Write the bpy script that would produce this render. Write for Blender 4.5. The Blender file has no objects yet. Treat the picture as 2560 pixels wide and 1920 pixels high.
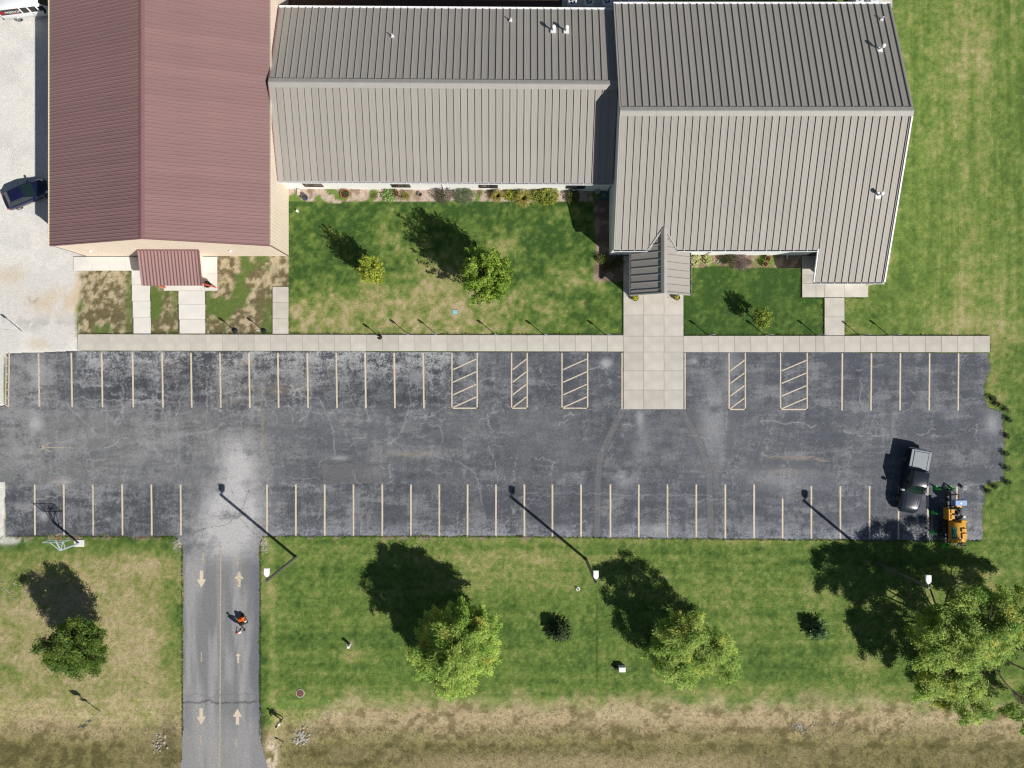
import bpy, math, random
import numpy as np
from mathutils import Matrix, Vector

# ------------------------------------------------------------------ camera, sky, sun, exposure
SC = bpy.context.scene
COL = SC.collection
CAM_H = 67.0                       # drone height in metres
PX = 0.0377                        # metres of ground per photograph pixel
cam = bpy.data.cameras.new('drone_camera')
cam_o = bpy.data.objects.new('drone_camera', cam)
COL.objects.link(cam_o)
cam_o.location = (0, 0, CAM_H)
cam.sensor_fit = 'HORIZONTAL'
cam.angle = 2 * math.atan(1280 * PX / CAM_H)
cam.clip_start = 0.5
cam.clip_end = 2000
SC.camera = cam_o

SUN_EL = math.radians(41.0)
SUN_TO = Vector((0.768 * math.cos(SUN_EL), -0.640 * math.cos(SUN_EL), math.sin(SUN_EL))).normalized()
world = bpy.data.worlds.new('World')
SC.world = world
world.use_nodes = True
wn = world.node_tree.nodes
sky = wn.new('ShaderNodeTexSky')
sky.sky_type = 'NISHITA'
sky.sun_disc = False
sky.sun_elevation = SUN_EL
sky.sun_rotation = math.atan2(SUN_TO.x, SUN_TO.y)
sky.air_density = 1.0
sky.dust_density = 0.6
world.node_tree.links.new(sky.outputs[0], wn['Background'].inputs[0])
wn['Background'].inputs[1].default_value = 0.05
sun = bpy.data.lights.new('sun', 'SUN')
sun.energy = 5.0
sun.angle = math.radians(0.53)
sun.color = (1.0, 0.965, 0.91)
sun_o = bpy.data.objects.new('sun', sun)
COL.objects.link(sun_o)
sun_o.rotation_euler = (-SUN_TO).to_track_quat('-Z', 'Y').to_euler()
sun_o.location = (30, -30, 60)
SC.view_settings.view_transform = 'Standard'
SC.view_settings.look = 'None'
SC.view_settings.gamma = 1.0
SC.view_settings.exposure = 0.15
SC.view_settings.use_curve_mapping = False
SC.cycles.filter_width = 1.25
SC.cycles.max_bounces = 6
SC.cycles.transparent_max_bounces = 6

# ------------------------------------------------------------------ helpers
RNG = np.random.default_rng(11)
random.seed(7)
I4 = Matrix.Identity(4)
WM = {}

def P(u, v, z=0.0):
    """Photograph pixel of a point at height z -> its place in the world."""
    k = PX * (CAM_H - z) / CAM_H
    return Vector(((u - 1280) * k, (960 - v) * k, z))

def put(o, parent=None, M=None):
    M = M if M is not None else I4
    if o.name not in COL.objects:
        COL.objects.link(o)
    if parent is not None:
        o.parent = parent
        o.matrix_basis = WM[parent].inverted() @ M
    else:
        o.matrix_basis = M
    WM[o] = M.copy()
    return o

def tag(o, label=None, cat=None, group=None, kind=None):
    if label: o['label'] = label
    if cat: o['category'] = cat
    if group: o['group'] = group
    if kind: o['kind'] = kind
    return o

def thing(name, label, cat, loc=(0, 0, 0), rz=0.0, group=None):
    o = bpy.data.objects.new(name, None)
    o.empty_display_size = 0.3
    M = Matrix.Translation(Vector(loc)) @ Matrix.Rotation(rz, 4, 'Z')
    put(o, None, M)
    return tag(o, label, cat, group)

class MB:
    """Collects shapes into one mesh; coordinates are local to the object it becomes."""
    def __init__(s):
        s.v, s.f, s.m = [], [], []
        s.mi = 0
    def add(s, vs, fs):
        b = len(s.v)
        s.v += [tuple(p) for p in vs]
        for f in fs:
            s.f.append(tuple(b + i for i in f))
            s.m.append(s.mi)
        return s
    def box(s, x0, x1, y0, y1, z0, z1, M=None, bev=0.0):
        if bev:
            b = bev
            vs = []
            for z, e in ((z0, 0), (z1 - b, 0), (z1, b)):
                vs += [(x0 + e, y0 + e, z), (x1 - e, y0 + e, z), (x1 - e, y1 - e, z), (x0 + e, y1 - e, z)]
            fs = [(3, 2, 1, 0), (8, 9, 10, 11)]
            for r in (0, 4):
                for i in range(4):
                    j = (i + 1) % 4
                    fs.append((r + i, r + j, r + 4 + j, r + 4 + i))
        else:
            vs = [(x0, y0, z0), (x1, y0, z0), (x1, y1, z0), (x0, y1, z0), (x0, y0, z1), (x1, y0, z1), (x1, y1, z1), (x0, y1, z1)]
            fs = [(3, 2, 1, 0), (4, 5, 6, 7), (0, 1, 5, 4), (1, 2, 6, 5), (2, 3, 7, 6), (3, 0, 4, 7)]
        if M is not None:
            vs = [M @ Vector(p) for p in vs]
        return s.add(vs, fs)
    def loft(s, rings, cap=True, closed=True):
        n = len(rings[0])
        vs = [p for r in rings for p in r]
        fs = []
        for k in range(len(rings) - 1):
            for i in range(n if closed else n - 1):
                j = (i + 1) % n
                fs.append((k * n + i, k * n + j, (k + 1) * n + j, (k + 1) * n + i))
        if cap:
            fs.append(tuple(reversed(range(n))))
            fs.append(tuple((len(rings) - 1) * n + i for i in range(n)))
        return s.add(vs, fs)
    def tube(s, pts, rad, n=8, cap=True):
        pts = [Vector(p) for p in pts]
        if not hasattr(rad, '__len__'):
            rad = [rad] * len(pts)
        rings = []
        up = None
        for i, p in enumerate(pts):
            a = pts[max(i - 1, 0)]; b = pts[min(i + 1, len(pts) - 1)]
            d = (b - a).normalized()
            if up is None:
                up = Vector((0, 0, 1)) if abs(d.z) < .9 else Vector((1, 0, 0))
            x = d.cross(up)
            if x.length < 1e-5:
                x = d.cross(Vector((0, 1, 0)))
            x.normalize()
            y = d.cross(x).normalized()
            rings.append([p + rad[i] * (math.cos(t) * x + math.sin(t) * y) for t in [2 * math.pi * k / n for k in range(n)]])
        return s.loft(rings, cap)
    def lathe(s, prof, n=16, c=(0, 0, 0), cap=True):
        rings = [[(c[0] + r * math.cos(2 * math.pi * k / n), c[1] + r * math.sin(2 * math.pi * k / n), c[2] + z) for k in range(n)] for r, z in prof]
        return s.loft(rings, cap)
    def quad(s, a, b, c, d):
        return s.add([a, b, c, d], [(0, 1, 2, 3)])
    def mesh(s, name, mats):
        me = bpy.data.meshes.new(name)
        me.from_pydata(s.v, [], s.f)
        mats = mats if isinstance(mats, (list, tuple)) else [mats]
        for m in mats:
            me.materials.append(m)
        if len(mats) > 1:
            me.polygons.foreach_set('material_index', s.m)
        me.update()
        return me
    def build(s, name, mats, parent=None, M=None, smooth=False, rel=True):
        me = s.mesh(name, mats)
        if smooth:
            me.polygons.foreach_set('use_smooth', [True] * len(me.polygons))
        o = bpy.data.objects.new(name, me)
        if M is None:
            M = WM[parent] if (parent is not None and rel) else I4
        return put(o, parent, M)

def inst(name, me, parent, M):
    return put(bpy.data.objects.new(name, me), parent, M)

def arr_mesh(name, verts, faces, mats, col=None, mat_idx=None):
    """numpy arrays -> mesh (quads or tris) with an optional colour per vertex."""
    me = bpy.data.meshes.new(name)
    nv, nf, k = len(verts), len(faces), faces.shape[1]
    me.vertices.add(nv)
    me.vertices.foreach_set('co', verts.astype(np.float32).ravel())
    me.loops.add(nf * k)
    me.loops.foreach_set('vertex_index', faces.astype(np.int32).ravel())
    me.polygons.add(nf)
    me.polygons.foreach_set('loop_start', np.arange(0, nf * k, k, dtype=np.int32))
    me.polygons.foreach_set('loop_total', np.full(nf, k, dtype=np.int32))
    for m in (mats if isinstance(mats, (list, tuple)) else [mats]):
        me.materials.append(m)
    if mat_idx is not None:
        me.polygons.foreach_set('material_index', mat_idx.astype(np.int32))
    me.update(calc_edges=True)
    if col is not None:
        a = me.attributes.new('Col', 'FLOAT_COLOR', 'POINT')
        c = np.ones((nv, 4), np.float32)
        c[:, :col.shape[1]] = col
        a.data.foreach_set('color', c.ravel())
    return me

# ---- materials
def nodes_of(m):
    m.use_nodes = True
    nt = m.node_tree
    return nt, nt.nodes, nt.links, nt.nodes['Principled BSDF']

def mat(name, c, rough=0.6, spec=0.3, metal=0.0, var=0.08, scale=3.0, bump=0.0, bscale=30.0, stretch=None, objvar=0.0, coat=0.0):
    m = bpy.data.materials.new(name)
    nt, N, L, b = nodes_of(m)
    b.inputs['Roughness'].default_value = rough
    b.inputs['Specular IOR Level'].default_value = spec
    b.inputs['Metallic'].default_value = metal
    b.inputs['Coat Weight'].default_value = coat
    tc = N.new('ShaderNodeTexCoord')
    mp = N.new('ShaderNodeMapping')
    L.new(tc.outputs['Object'], mp.inputs[0])
    if stretch: mp.inputs['Scale'].default_value = stretch
    nz = N.new('ShaderNodeTexNoise')
    nz.inputs['Scale'].default_value = scale
    nz.inputs['Detail'].default_value = 5
    L.new(mp.outputs[0], nz.inputs['Vector'])
    mr = N.new('ShaderNodeMapRange')
    mr.inputs[1].default_value = 0.3; mr.inputs[2].default_value = 0.7
    mr.inputs[3].default_value = 1 - var; mr.inputs[4].default_value = 1 + var
    L.new(nz.outputs[0], mr.inputs[0])
    last = mr.outputs[0]
    if objvar:
        oi = N.new('ShaderNodeObjectInfo')
        m2 = N.new('ShaderNodeMapRange')
        m2.inputs[3].default_value = 1 - objvar; m2.inputs[4].default_value = 1 + objvar
        L.new(oi.outputs['Random'], m2.inputs[0])
        mu = N.new('ShaderNodeMath'); mu.operation = 'MULTIPLY'
        L.new(last, mu.inputs[0]); L.new(m2.outputs[0], mu.inputs[1])
        last = mu.outputs[0]
    vm = N.new('ShaderNodeVectorMath'); vm.operation = 'SCALE'
    vm.inputs[0].default_value = c[:3]
    L.new(last, vm.inputs['Scale'])
    L.new(vm.outputs[0], b.inputs['Base Color'])
    if bump:
        n2 = N.new('ShaderNodeTexNoise'); n2.inputs['Scale'].default_value = bscale; n2.inputs['Detail'].default_value = 4
        L.new(mp.outputs[0], n2.inputs['Vector'])
        bp = N.new('ShaderNodeBump'); bp.inputs['Strength'].default_value = bump; bp.inputs['Distance'].default_value = 0.02
        L.new(n2.outputs[0], bp.inputs['Height']); L.new(bp.outputs[0], b.inputs['Normal'])
    return m

def glass(name, c):
    m = bpy.data.materials.new(name)
    nt, N, L, b = nodes_of(m)
    b.inputs['Base Color'].default_value = (*c, 1)
    b.inputs['Roughness'].default_value = 0.04
    b.inputs['Specular IOR Level'].default_value = 0.7
    return m

def vcol_mat(name, rough=0.9, spec=0.15, s1=5.0, a1=0.35, s2=22.0, a2=0.3, bump=0.5, bs=14.0, bd=0.04):
    """Colour from the mesh (alpha = how strongly the fine noise breaks it up)."""
    m = bpy.data.materials.new(name)
    nt, N, L, b = nodes_of(m)
    b.inputs['Roughness'].default_value = rough
    b.inputs['Specular IOR Level'].default_value = spec
    at = N.new('ShaderNodeAttribute'); at.attribute_name = 'Col'
    tc = N.new('ShaderNodeTexCoord')
    tot = None
    for s, a in ((s1, a1), (s2, a2)):
        nz = N.new('ShaderNodeTexNoise'); nz.inputs['Scale'].default_value = s; nz.inputs['Detail'].default_value = 3
        nz.inputs['Roughness'].default_value = 0.6
        L.new(tc.outputs['Object'], nz.inputs['Vector'])
        sb = N.new('ShaderNodeMath'); sb.operation = 'SUBTRACT'; sb.inputs[1].default_value = 0.5
        L.new(nz.outputs[0], sb.inputs[0])
        mu = N.new('ShaderNodeMath'); mu.operation = 'MULTIPLY'; mu.inputs[1].default_value = a * 3.2
        L.new(sb.outputs[0], mu.inputs[0])
        if tot is None:
            tot = mu.outputs[0]
        else:
            ad = N.new('ShaderNodeMath'); ad.operation = 'ADD'
            L.new(tot, ad.inputs[0]); L.new(mu.outputs[0], ad.inputs[1]); tot = ad.outputs[0]
    k = N.new('ShaderNodeMath'); k.operation = 'MULTIPLY'
    L.new(tot, k.inputs[0]); L.new(at.outputs['Alpha'], k.inputs[1])
    k2 = N.new('ShaderNodeMath'); k2.operation = 'ADD'; k2.inputs[1].default_value = 1.0
    L.new(k.outputs[0], k2.inputs[0])
    mx = N.new('ShaderNodeMath'); mx.operation = 'MAXIMUM'; mx.inputs[1].default_value = 0.25
    L.new(k2.outputs[0], mx.inputs[0])
    vm = N.new('ShaderNodeVectorMath'); vm.operation = 'SCALE'
    L.new(at.outputs['Color'], vm.inputs[0]); L.new(mx.outputs[0], vm.inputs['Scale'])
    L.new(vm.outputs[0], b.inputs['Base Color'])
    nb = N.new('ShaderNodeTexNoise'); nb.inputs['Scale'].default_value = bs; nb.inputs['Detail'].default_value = 4
    L.new(tc.outputs['Object'], nb.inputs['Vector'])
    bp = N.new('ShaderNodeBump'); bp.inputs['Strength'].default_value = bump; bp.inputs['Distance'].default_value = bd
    L.new(nb.outputs[0], bp.inputs['Height']); L.new(bp.outputs[0], b.inputs['Normal'])
    return m

def leaf_mat(name, rough=0.55, trans=0.3):
    m = bpy.data.materials.new(name)
    m.use_nodes = True
    nt = m.node_tree; N, L = nt.nodes, nt.links
    b = N['Principled BSDF']; out = N['Material Output']
    b.inputs['Roughness'].default_value = rough
    b.inputs['Specular IOR Level'].default_value = 0.3
    at = N.new('ShaderNodeAttribute'); at.attribute_name = 'Col'
    L.new(at.outputs['Color'], b.inputs['Base Color'])
    tr = N.new('ShaderNodeBsdfTranslucent')
    L.new(at.outputs['Color'], tr.inputs[0])
    mx = N.new('ShaderNodeMixShader'); mx.inputs[0].default_value = trans
    L.new(b.outputs[0], mx.inputs[1]); L.new(tr.outputs[0], mx.inputs[2]); L.new(mx.outputs[0], out.inputs[0])
    return m

M_ = {}
M_['ground'] = vcol_mat('ground_cover', s1=2.6, a1=0.30, s2=9.0, a2=0.50, bump=0.8, bs=9.0, bd=0.05)
M_['asphalt'] = vcol_mat('weathered_asphalt', rough=0.85, spec=0.25, s1=5.0, a1=0.20, s2=14.0, a2=0.34, bump=0.45, bs=18.0, bd=0.015)
M_['leaf'] = leaf_mat('leaves')
M_['bark'] = mat('bark', (0.10, 0.075, 0.055), 0.9, 0.1, var=0.3, scale=8, bump=0.5)
M_['grey_roof'] = mat('grey_metal_roofing', (0.325, 0.302, 0.270), 0.6, 0.25, metal=.08, var=0.09, scale=2.0, stretch=(7, 0.18, 1), objvar=0.05)
M_['grey_trim'] = mat('grey_metal_trim', (0.35, 0.333, 0.305), 0.6, 0.25, metal=.08, var=0.05, scale=1.5)
M_['dark_roof'] = mat('maroon_metal_roofing', (0.250, 0.149, 0.143), 0.58, 0.25, metal=.1, var=0.09, scale=2.0, stretch=(7, 0.18, 1), objvar=0.045)
M_['dark_trim'] = mat('maroon_metal_trim', (0.20, 0.10, 0.10), 0.5, 0.35, var=0.05)
M_['white_paint'] = mat('white_painted_metal', (0.78, 0.78, 0.77), 0.45, 0.35, var=0.03)
M_['white_wall'] = mat('white_siding', (0.84, 0.83, 0.80), 0.7, 0.2, var=0.03, scale=1.0)
M_['cream'] = mat('cream_metal', (0.72, 0.66, 0.48), 0.5, 0.3, var=0.03)
M_['beige'] = mat('beige_metal_siding', (0.68, 0.575, 0.465), 0.6, 0.25, var=0.03, scale=1.0, objvar=0.015)
M_['dark_frame'] = mat('bronze_frame', (0.05, 0.04, 0.035), 0.4, 0.3)
M_['glass'] = glass('window_glass', (0.025, 0.03, 0.035))
M_['concrete'] = mat('broom_finished_concrete', (0.49, 0.455, 0.40), 0.85, 0.15, var=0.11, scale=0.8, bump=0.15, bscale=45, objvar=0.07)
M_['new_concrete'] = mat('pale_concrete', (0.66, 0.63, 0.58), 0.85, 0.15, var=0.05, scale=0.9, bump=0.12, bscale=45, objvar=0.025)
M_['joint'] = mat('concrete_joint', (0.16, 0.145, 0.125), 0.95, 0.1)
M_['black_metal'] = mat('black_metal', (0.02, 0.02, 0.022), 0.4, 0.4)
M_['rubber'] = mat('black_rubber', (0.018, 0.018, 0.018), 0.75, 0.2)
M_['galv'] = mat('galvanised_steel', (0.50, 0.52, 0.53), 0.4, 0.5, metal=0.3)
M_['bronze_pole'] = mat('bronze_painted_pole', (0.11, 0.105, 0.10), 0.4, 0.4)
M_['chrome'] = mat('bright_alloy', (0.6, 0.6, 0.62), 0.25, 0.5, metal=0.8)
M_['terracotta'] = mat('terracotta', (0.32, 0.12, 0.05), 0.8, 0.2, var=0.2, scale=6)
M_['soil'] = mat('potting_soil', (0.06, 0.04, 0.028), 0.95, 0.1, var=0.4, scale=20)
M_['rock'] = mat('limestone', (0.36, 0.335, 0.28), 0.9, 0.15, var=0.25, scale=5, bump=0.5)

# ---- noise on arrays
def vn(x, y, f, seed):
    t = np.random.default_rng(seed).random((256, 256)).astype(np.float32)
    X = x * f + 1000.37; Y = y * f + 1000.71
    xi = np.floor(X).astype(np.int64); yi = np.floor(Y).astype(np.int64)
    fx = (X - xi); fy = (Y - yi)
    fx = fx * fx * (3 - 2 * fx); fy = fy * fy * (3 - 2 * fy)
    a = t[xi & 255, yi & 255]; b = t[(xi + 1) & 255, yi & 255]
    c = t[xi & 255, (yi + 1) & 255]; d = t[(xi + 1) & 255, (yi + 1) & 255]
    return (a * (1 - fx) + b * fx) * (1 - fy) + (c * (1 - fx) + d * fx) * fy

def fbm(x, y, f, seed, octv=4, gain=0.55):
    s = 0; w = 0; a = 1.0
    for k in range(octv):
        s = s + a * vn(x + 3.1 * k, y - 1.7 * k, f * 2 ** k, seed + k); w += a; a *= gain
    return s / w

def sst(a, b, x):
    t = np.clip((x - a) / (b - a), 0, 1)
    return t * t * (3 - 2 * t)

def inpoly(u, v, poly):
    r = np.zeros(u.shape, bool)
    n = len(poly)
    for i in range(n):
        x1, y1 = poly[i]; x2, y2 = poly[(i + 1) % n]
        if y1 == y2: continue
        c = ((y1 > v) != (y2 > v)) & (u < (x2 - x1) * (v - y1) / (y2 - y1) + x1)
        r ^= c
    return r

def lerp(a, b, t):
    t = t[..., None]
    return a * (1 - t) + np.asarray(b) * t

# ------------------------------------------------------------------ ground
LOT = [(14, 884), (120, 880), (196, 877), (1300, 879), (2470, 881), (2475, 915), (2463, 958), (2459, 985), (2469, 1018), (2505, 1029), (2511, 1100), (2507, 1203),
       (2461, 1209), (2455, 1350), (2300, 1352), (1700, 1347), (1300, 1341), (900, 1341), (655, 1341), (651, 1360), (650, 1420), (650, 1760), (653, 1850), (672, 1925), (690, 2000),
       (438, 2000), (450, 1910), (456, 1850), (458, 1420), (454, 1362), (440, 1343), (14, 1340), (13, 1206), (-40, 1205), (-40, 1014), (13, 1014)]

def ground_z(x, y):
    prof = np.interp(y, [-44, -38.5, -36.0, -34.3, -32.4, -30.9, -29.6], [-0.1, -0.1, -0.42, -0.72, -0.55, -0.18, 0.0])
    u = x / PX + 1280
    d = np.abs(u - 553) * PX - 3.75
    f = sst(0.2, 2.6, d)
    return prof * f

step = 0.16
xs = np.concatenate([[-400, -200, -120, -80, -60], np.arange(-51.2, 51.2, step), [60, 80, 120, 200, 400]])
ys = np.concatenate([[-400, -200, -100, -60, -46], np.arange(-39.2, 39.2, step), [46, 60, 100, 200, 400]])
GX, GY = np.meshgrid(xs, ys)
U = GX / PX + 1280; V = 960 - GY / PX

def blob(u0, v0, su, sv):
    return np.exp(-((U - u0) / su) ** 2 - ((V - v0) / sv) ** 2)

n_big = fbm(GX, GY, 0.10, 21, 4)
n_mid = fbm(GX, GY, 0.45, 31, 4)
n_fine = fbm(GX, GY, 1.6, 41, 3)
n_tiny = vn(GX, GY, 5.0, 51)
warp_u = (fbm(GX, GY, 0.5, 61, 3) - .5); warp_v = (fbm(GX, GY, 0.5, 71, 3) - .5)

dry = 0.36 + (n_big - .5) * 0.9 + (n_mid - .5) * 0.55
# church lawn between the wings
lawnA = (U > 715) & (U < 1560) & (V > 500) & (V < 840)
dA = 0.10 + 0.56 * sst(650, 790, V + 60 * warp_v) * np.clip(blob(1060, 790, 330, 150) * 1.3, 0, 1) + 0.42 * blob(1085, 690, 120, 60) + 0.25 * blob(1010, 600, 80, 50) \
    + 0.45 * blob(1250, 620, 60, 30) + 0.35 * blob(1450, 700, 70, 40) + 0.35 * blob(760, 800, 60, 60) + (n_mid - .5) * 0.45 + (n_fine - .5) * .5
dry = np.where(lawnA, dA, dry)
lawnB = (U > 1700) & (U < 2062) & (V > 660) & (V < 840)
dry = np.where(lawnB, 0.06 + (n_mid - .5) * .5, dry)
# east lawn, mown up and down
streak = fbm(GX * 1.0, GY * 0.05, 1.6, 81, 3, .8) - .5
east = sst(2180, 2260, U) * sst(860, 800, V)
dE = 0.37 + 0.55 * blob(2430, 810, 80, 30) + 0.30 * blob(2420, 720, 60, 60) + 0.30 * blob(2430, 130, 60, 110) - .15 * blob(2520, 300, 50, 200) + streak * .8 + (n_mid - .5) * .28 + (n_fine - .5) * .30 - .18 * blob(2230, 700, 90, 90) - .1 * blob(2200, 480, 60, 140)
dry = dry * (1 - east) + dE * east
eastlow = sst(2440, 2490, U) * sst(840, 900, V) * sst(1420, 1330, V)
dry = dry * (1 - eastlow) + (0.26 + (n_mid - .5) * .6 + streak * .2) * eastlow
# south lawn
streakh = fbm(GX * 0.025, GY, 0.9, 91, 4, .7) - .5
south = sst(1330, 1350, V) * sst(660, 690, U)
dS = 0.33 + streakh * .55 + (n_mid - .5) * .20 + .35 * blob(1900, 1330, 400, 25) + .45 * blob(2150, 1660, 60, 30) + .3 * blob(2440, 1450, 80, 40) + .12 * sst(1690, 1760, V) + .28 * blob(1250, 1420, 250, 60) + .4 * blob(880, 1640, 30, 20) \
    - .10 * blob(1400, 1560, 300, 70) - .12 * blob(2080, 1420, 160, 60) - .10 * blob(900, 1420, 140, 40)
dry = dry * (1 - south) + dS * south
edge = blob(672, 1550, 16, 140) + blob(668, 1700, 20, 100)
dry = dry + .4 * edge * south
west = sst(1335, 1350, V) * sst(462, 452, U)
dW = 0.78 - .55 * sst(1420, 1345, V) - .42 * blob(440, 1560, 40, 160) + (n_mid - .5) * .5 - .35 * blob(20, 1440, 60, 60) - .3 * blob(20, 1680, 40, 50) + .15 * blob(280, 1600, 120, 120)
dry = dry * (1 - west) + dW * west
n_t2 = vn(GX, GY, 3.0, 57)
dry = np.clip(dry + (n_fine - .5) * 0.42 + (n_tiny - .5) * 0.26 + (n_t2 - .5) * .24, 0, 1)

C0 = np.array([0.039, 0.084, 0.017]); C1 = np.array([0.120, 0.180, 0.038]); C2 = np.array([0.240, 0.240, 0.084]); C3 = np.array([0.40, 0.325, 0.185])
colr = lerp(np.broadcast_to(C0, GX.shape + (3,)), C1, np.clip(dry / .38, 0, 1))
colr = lerp(colr, C2, np.clip((dry - .38) / .27, 0, 1))
colr = lerp(colr, C3, np.clip((dry - .65) / .35, 0, 1))
alpha = np.full(GX.shape, 0.85)
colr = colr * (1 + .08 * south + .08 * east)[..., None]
# yellowish tint of the eastern and southern turf
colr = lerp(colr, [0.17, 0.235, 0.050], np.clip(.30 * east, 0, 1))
# worn verges by the hall entrance
worn = ((U > 196) & (U < 336) | (U > 372) & (U < 447) | (U > 510) & (U < 722)) & (V > 638) & (V < 838)
worn &= ~((U > 680) & (V > 720))
camo = fbm(GX, GY, 2.1, 101, 3, .7) + .10 * (n_tiny - .5) + .16 * (n_big - .5)
cw = lerp(np.broadcast_to(np.array([0.21, 0.175, 0.095]), GX.shape + (3,)), [0.45, 0.37, 0.24], .85 * sst(.40, .68, camo + .08 * sst(790, 690, V)))
cw = lerp(cw, [0.105, 0.085, 0.042], .75 * sst(.56, .34, camo - .10 * sst(770, 800, V)))
gr = np.clip(sst(.58, .72, n_mid + .10 * sst(790, 830, V)) + .9 * (blob(300 + 25, 760, 14, 90) + blob(385, 740, 14, 60) + blob(440, 735, 14, 50) + blob(520, 740, 14, 60) + blob(670, 800, 16, 60)), 0, 1)
cw = lerp(cw, [0.10, 0.145, 0.035], gr)
colr = np.where(worn[..., None], cw, colr)
# planting beds
bed1 = (U > 715) & (U < 1530) & (V > 462 + 3 * (U - 715) / 800) & (V + 8 * warp_v < 505)
cb = lerp(np.broadcast_to(np.array([0.43, 0.34, 0.28]), GX.shape + (3,)), [0.24, 0.17, 0.11], sst(.5, .7, n_fine))
cb = lerp(cb, C1, sst(.60, .70, fbm(GX, GY, .8, 111, 3) + .10 * sst(488, 508, V)))
colr = np.where(bed1[..., None], cb, colr)
bed2 = (U + 10 * warp_u > 1488) & (U < 1600) & (V > 495) & (V < 702 - .0 * U)
colr = np.where(bed2[..., None], lerp(np.broadcast_to(np.array([0.17, 0.115, 0.085]), GX.shape + (3,)), [0.30, 0.23, 0.18], sst(.5, .7, n_fine)), colr)
bed3 = (U > 1706) & (U < 2004) & (V > 630) & (V + 10 * warp_v < 668)
cb3 = lerp(np.broadcast_to(np.array([0.22, 0.15, 0.10]), GX.shape + (3,)), [0.36, 0.29, 0.2], sst(.5, .7, n_fine))
cb3 = lerp(cb3, [0.10, 0.19, 0.02], np.clip(blob(1915, 652, 22, 14) * 1.5 + blob(1787, 663, 12, 5), 0, 1))
colr = np.where(bed3[..., None], cb3, colr)
# gravel yard on the west side
gmask = np.clip(sst(205, 190, U + 26 * warp_u + 8 * (n_fine - .5)) * sst(905, 885, V) + sst(215, 200, U) * sst(650, 635, V), 0, 1)
gmask = np.maximum(gmask, sst(14, 8, U + 8 * warp_u) * sst(870, 880, V) * sst(1362, 1345, V))
gmask = np.maximum(gmask, .8 * np.clip(blob(15, 1350, 35, 9) * 2, 0, 1) * (fbm(GX, GY, 1.2, 12, 3) > .42))
cg = lerp(np.broadcast_to(np.array([0.59, 0.57, 0.53]), GX.shape + (3,)), [0.66, 0.635, 0.585], sst(.4, .65, n_mid))
cg = lerp(cg, [0.55, 0.445, 0.315], np.clip(blob(140, 755, 75, 32) + .7 * blob(25, 690, 40, 25) + .8 * blob(195, 720, 12, 80) + .7 * blob(95, 860, 30, 14), 0, 1) * sst(.3, .6, n_mid + .15))
cg = lerp(cg, [0.36, 0.35, 0.33], .6 * blob(100, 810, 120, 20) * sst(.45, .6, n_fine))
cg = lerp(cg, [0.17, 0.165, 0.12], np.clip(1.2 * blob(82, 747, 10, 10), 0, 1) * sst(.35, .6, n_fine))
colr = lerp(colr, cg, gmask); alpha = alpha * (1 - gmask) + .38 * gmask
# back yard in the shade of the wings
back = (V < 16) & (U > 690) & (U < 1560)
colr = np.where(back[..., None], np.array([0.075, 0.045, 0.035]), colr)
# roadside ditch
dit = sst(1722, 1795, V + 70 * warp_v + 30 * (n_fine - .5) - 45 * sst(900, 690, U)) * (np.abs(U - 553) > 100)
nd = fbm(GX, GY, 1.3, 121, 4)
nd2 = fbm(GX * .35 + 1.2 * warp_u, GY + 1.6 * warp_v, .7, 131, 4)
cd = lerp(np.broadcast_to(np.array([0.35, 0.278, 0.160]), GX.shape + (3,)), [0.19, 0.15, 0.075], sst(.50, .64, nd))
cd = lerp(cd, [0.42, 0.345, 0.205], .7 * sst(.54, .72, nd2 + .04))
ol = .8 * sst(1790, 1880, V + 90 * (nd2 - .5) + 35 * (n_mid - .5))
co = lerp(np.broadcast_to(np.array([0.185, 0.168, 0.058]), GX.shape + (3,)), [0.105, 0.100, 0.033], sst(.44, .62, nd))
co = lerp(co, [0.24, 0.20, 0.095], .6 * sst(.55, .72, nd2))
cd = lerp(cd, co, ol)
cd = lerp(cd, [0.36, 0.29, 0.16], .8 * sst(1885, 1912, V + 50 * (nd - .5)) * sst(900, 1200, U) * sst(2100, 1700, U))
wd = dit * np.where(U < 460, sst(1735, 1790, V + 60 * warp_v), 1)
colr = lerp(colr, cd, np.clip(wd, 0, 1)); alpha = alpha * (1 - wd) + .95 * wd
# gravel spill and verge stones
sp = np.clip(1.6 * blob(676, 1900, 14, 40) + 1.2 * blob(660, 1362, 9, 16) + blob(446, 1362, 10, 14), 0, 1) * sst(.35, .55, n_fine + .1)
colr = lerp(colr, [0.50, 0.42, 0.32], sp)
verge = np.zeros(GX.shape, bool)
rim = (np.abs(V - 1344 + 5 * warp_v) < 4) & (U < 2455)
colr = np.where((rim & (n_fine > .54))[..., None], np.array([0.24, 0.19, 0.14]), colr)
for (u0, v0, su, sv) in ((1210, 1575, 18, 14), (874, 1611, 9, 6), (1548, 1668, 14, 8)):
    colr = lerp(colr, [0.36, 0.28, 0.19], np.clip(1.3 * blob(u0, v0, su, sv), 0, 1) * sst(.3, .5, n_fine))
# drain run in the south lawn
colr = lerp(colr, [0.035, 0.055, 0.012], .75 * np.exp(-((U - 1493 - 4 * (n_mid - .5)) / 2.2) ** 2) * sst(1480, 1520, V) * sst(1720, 1690, V) * sst(.3, .55, n_fine))

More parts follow.
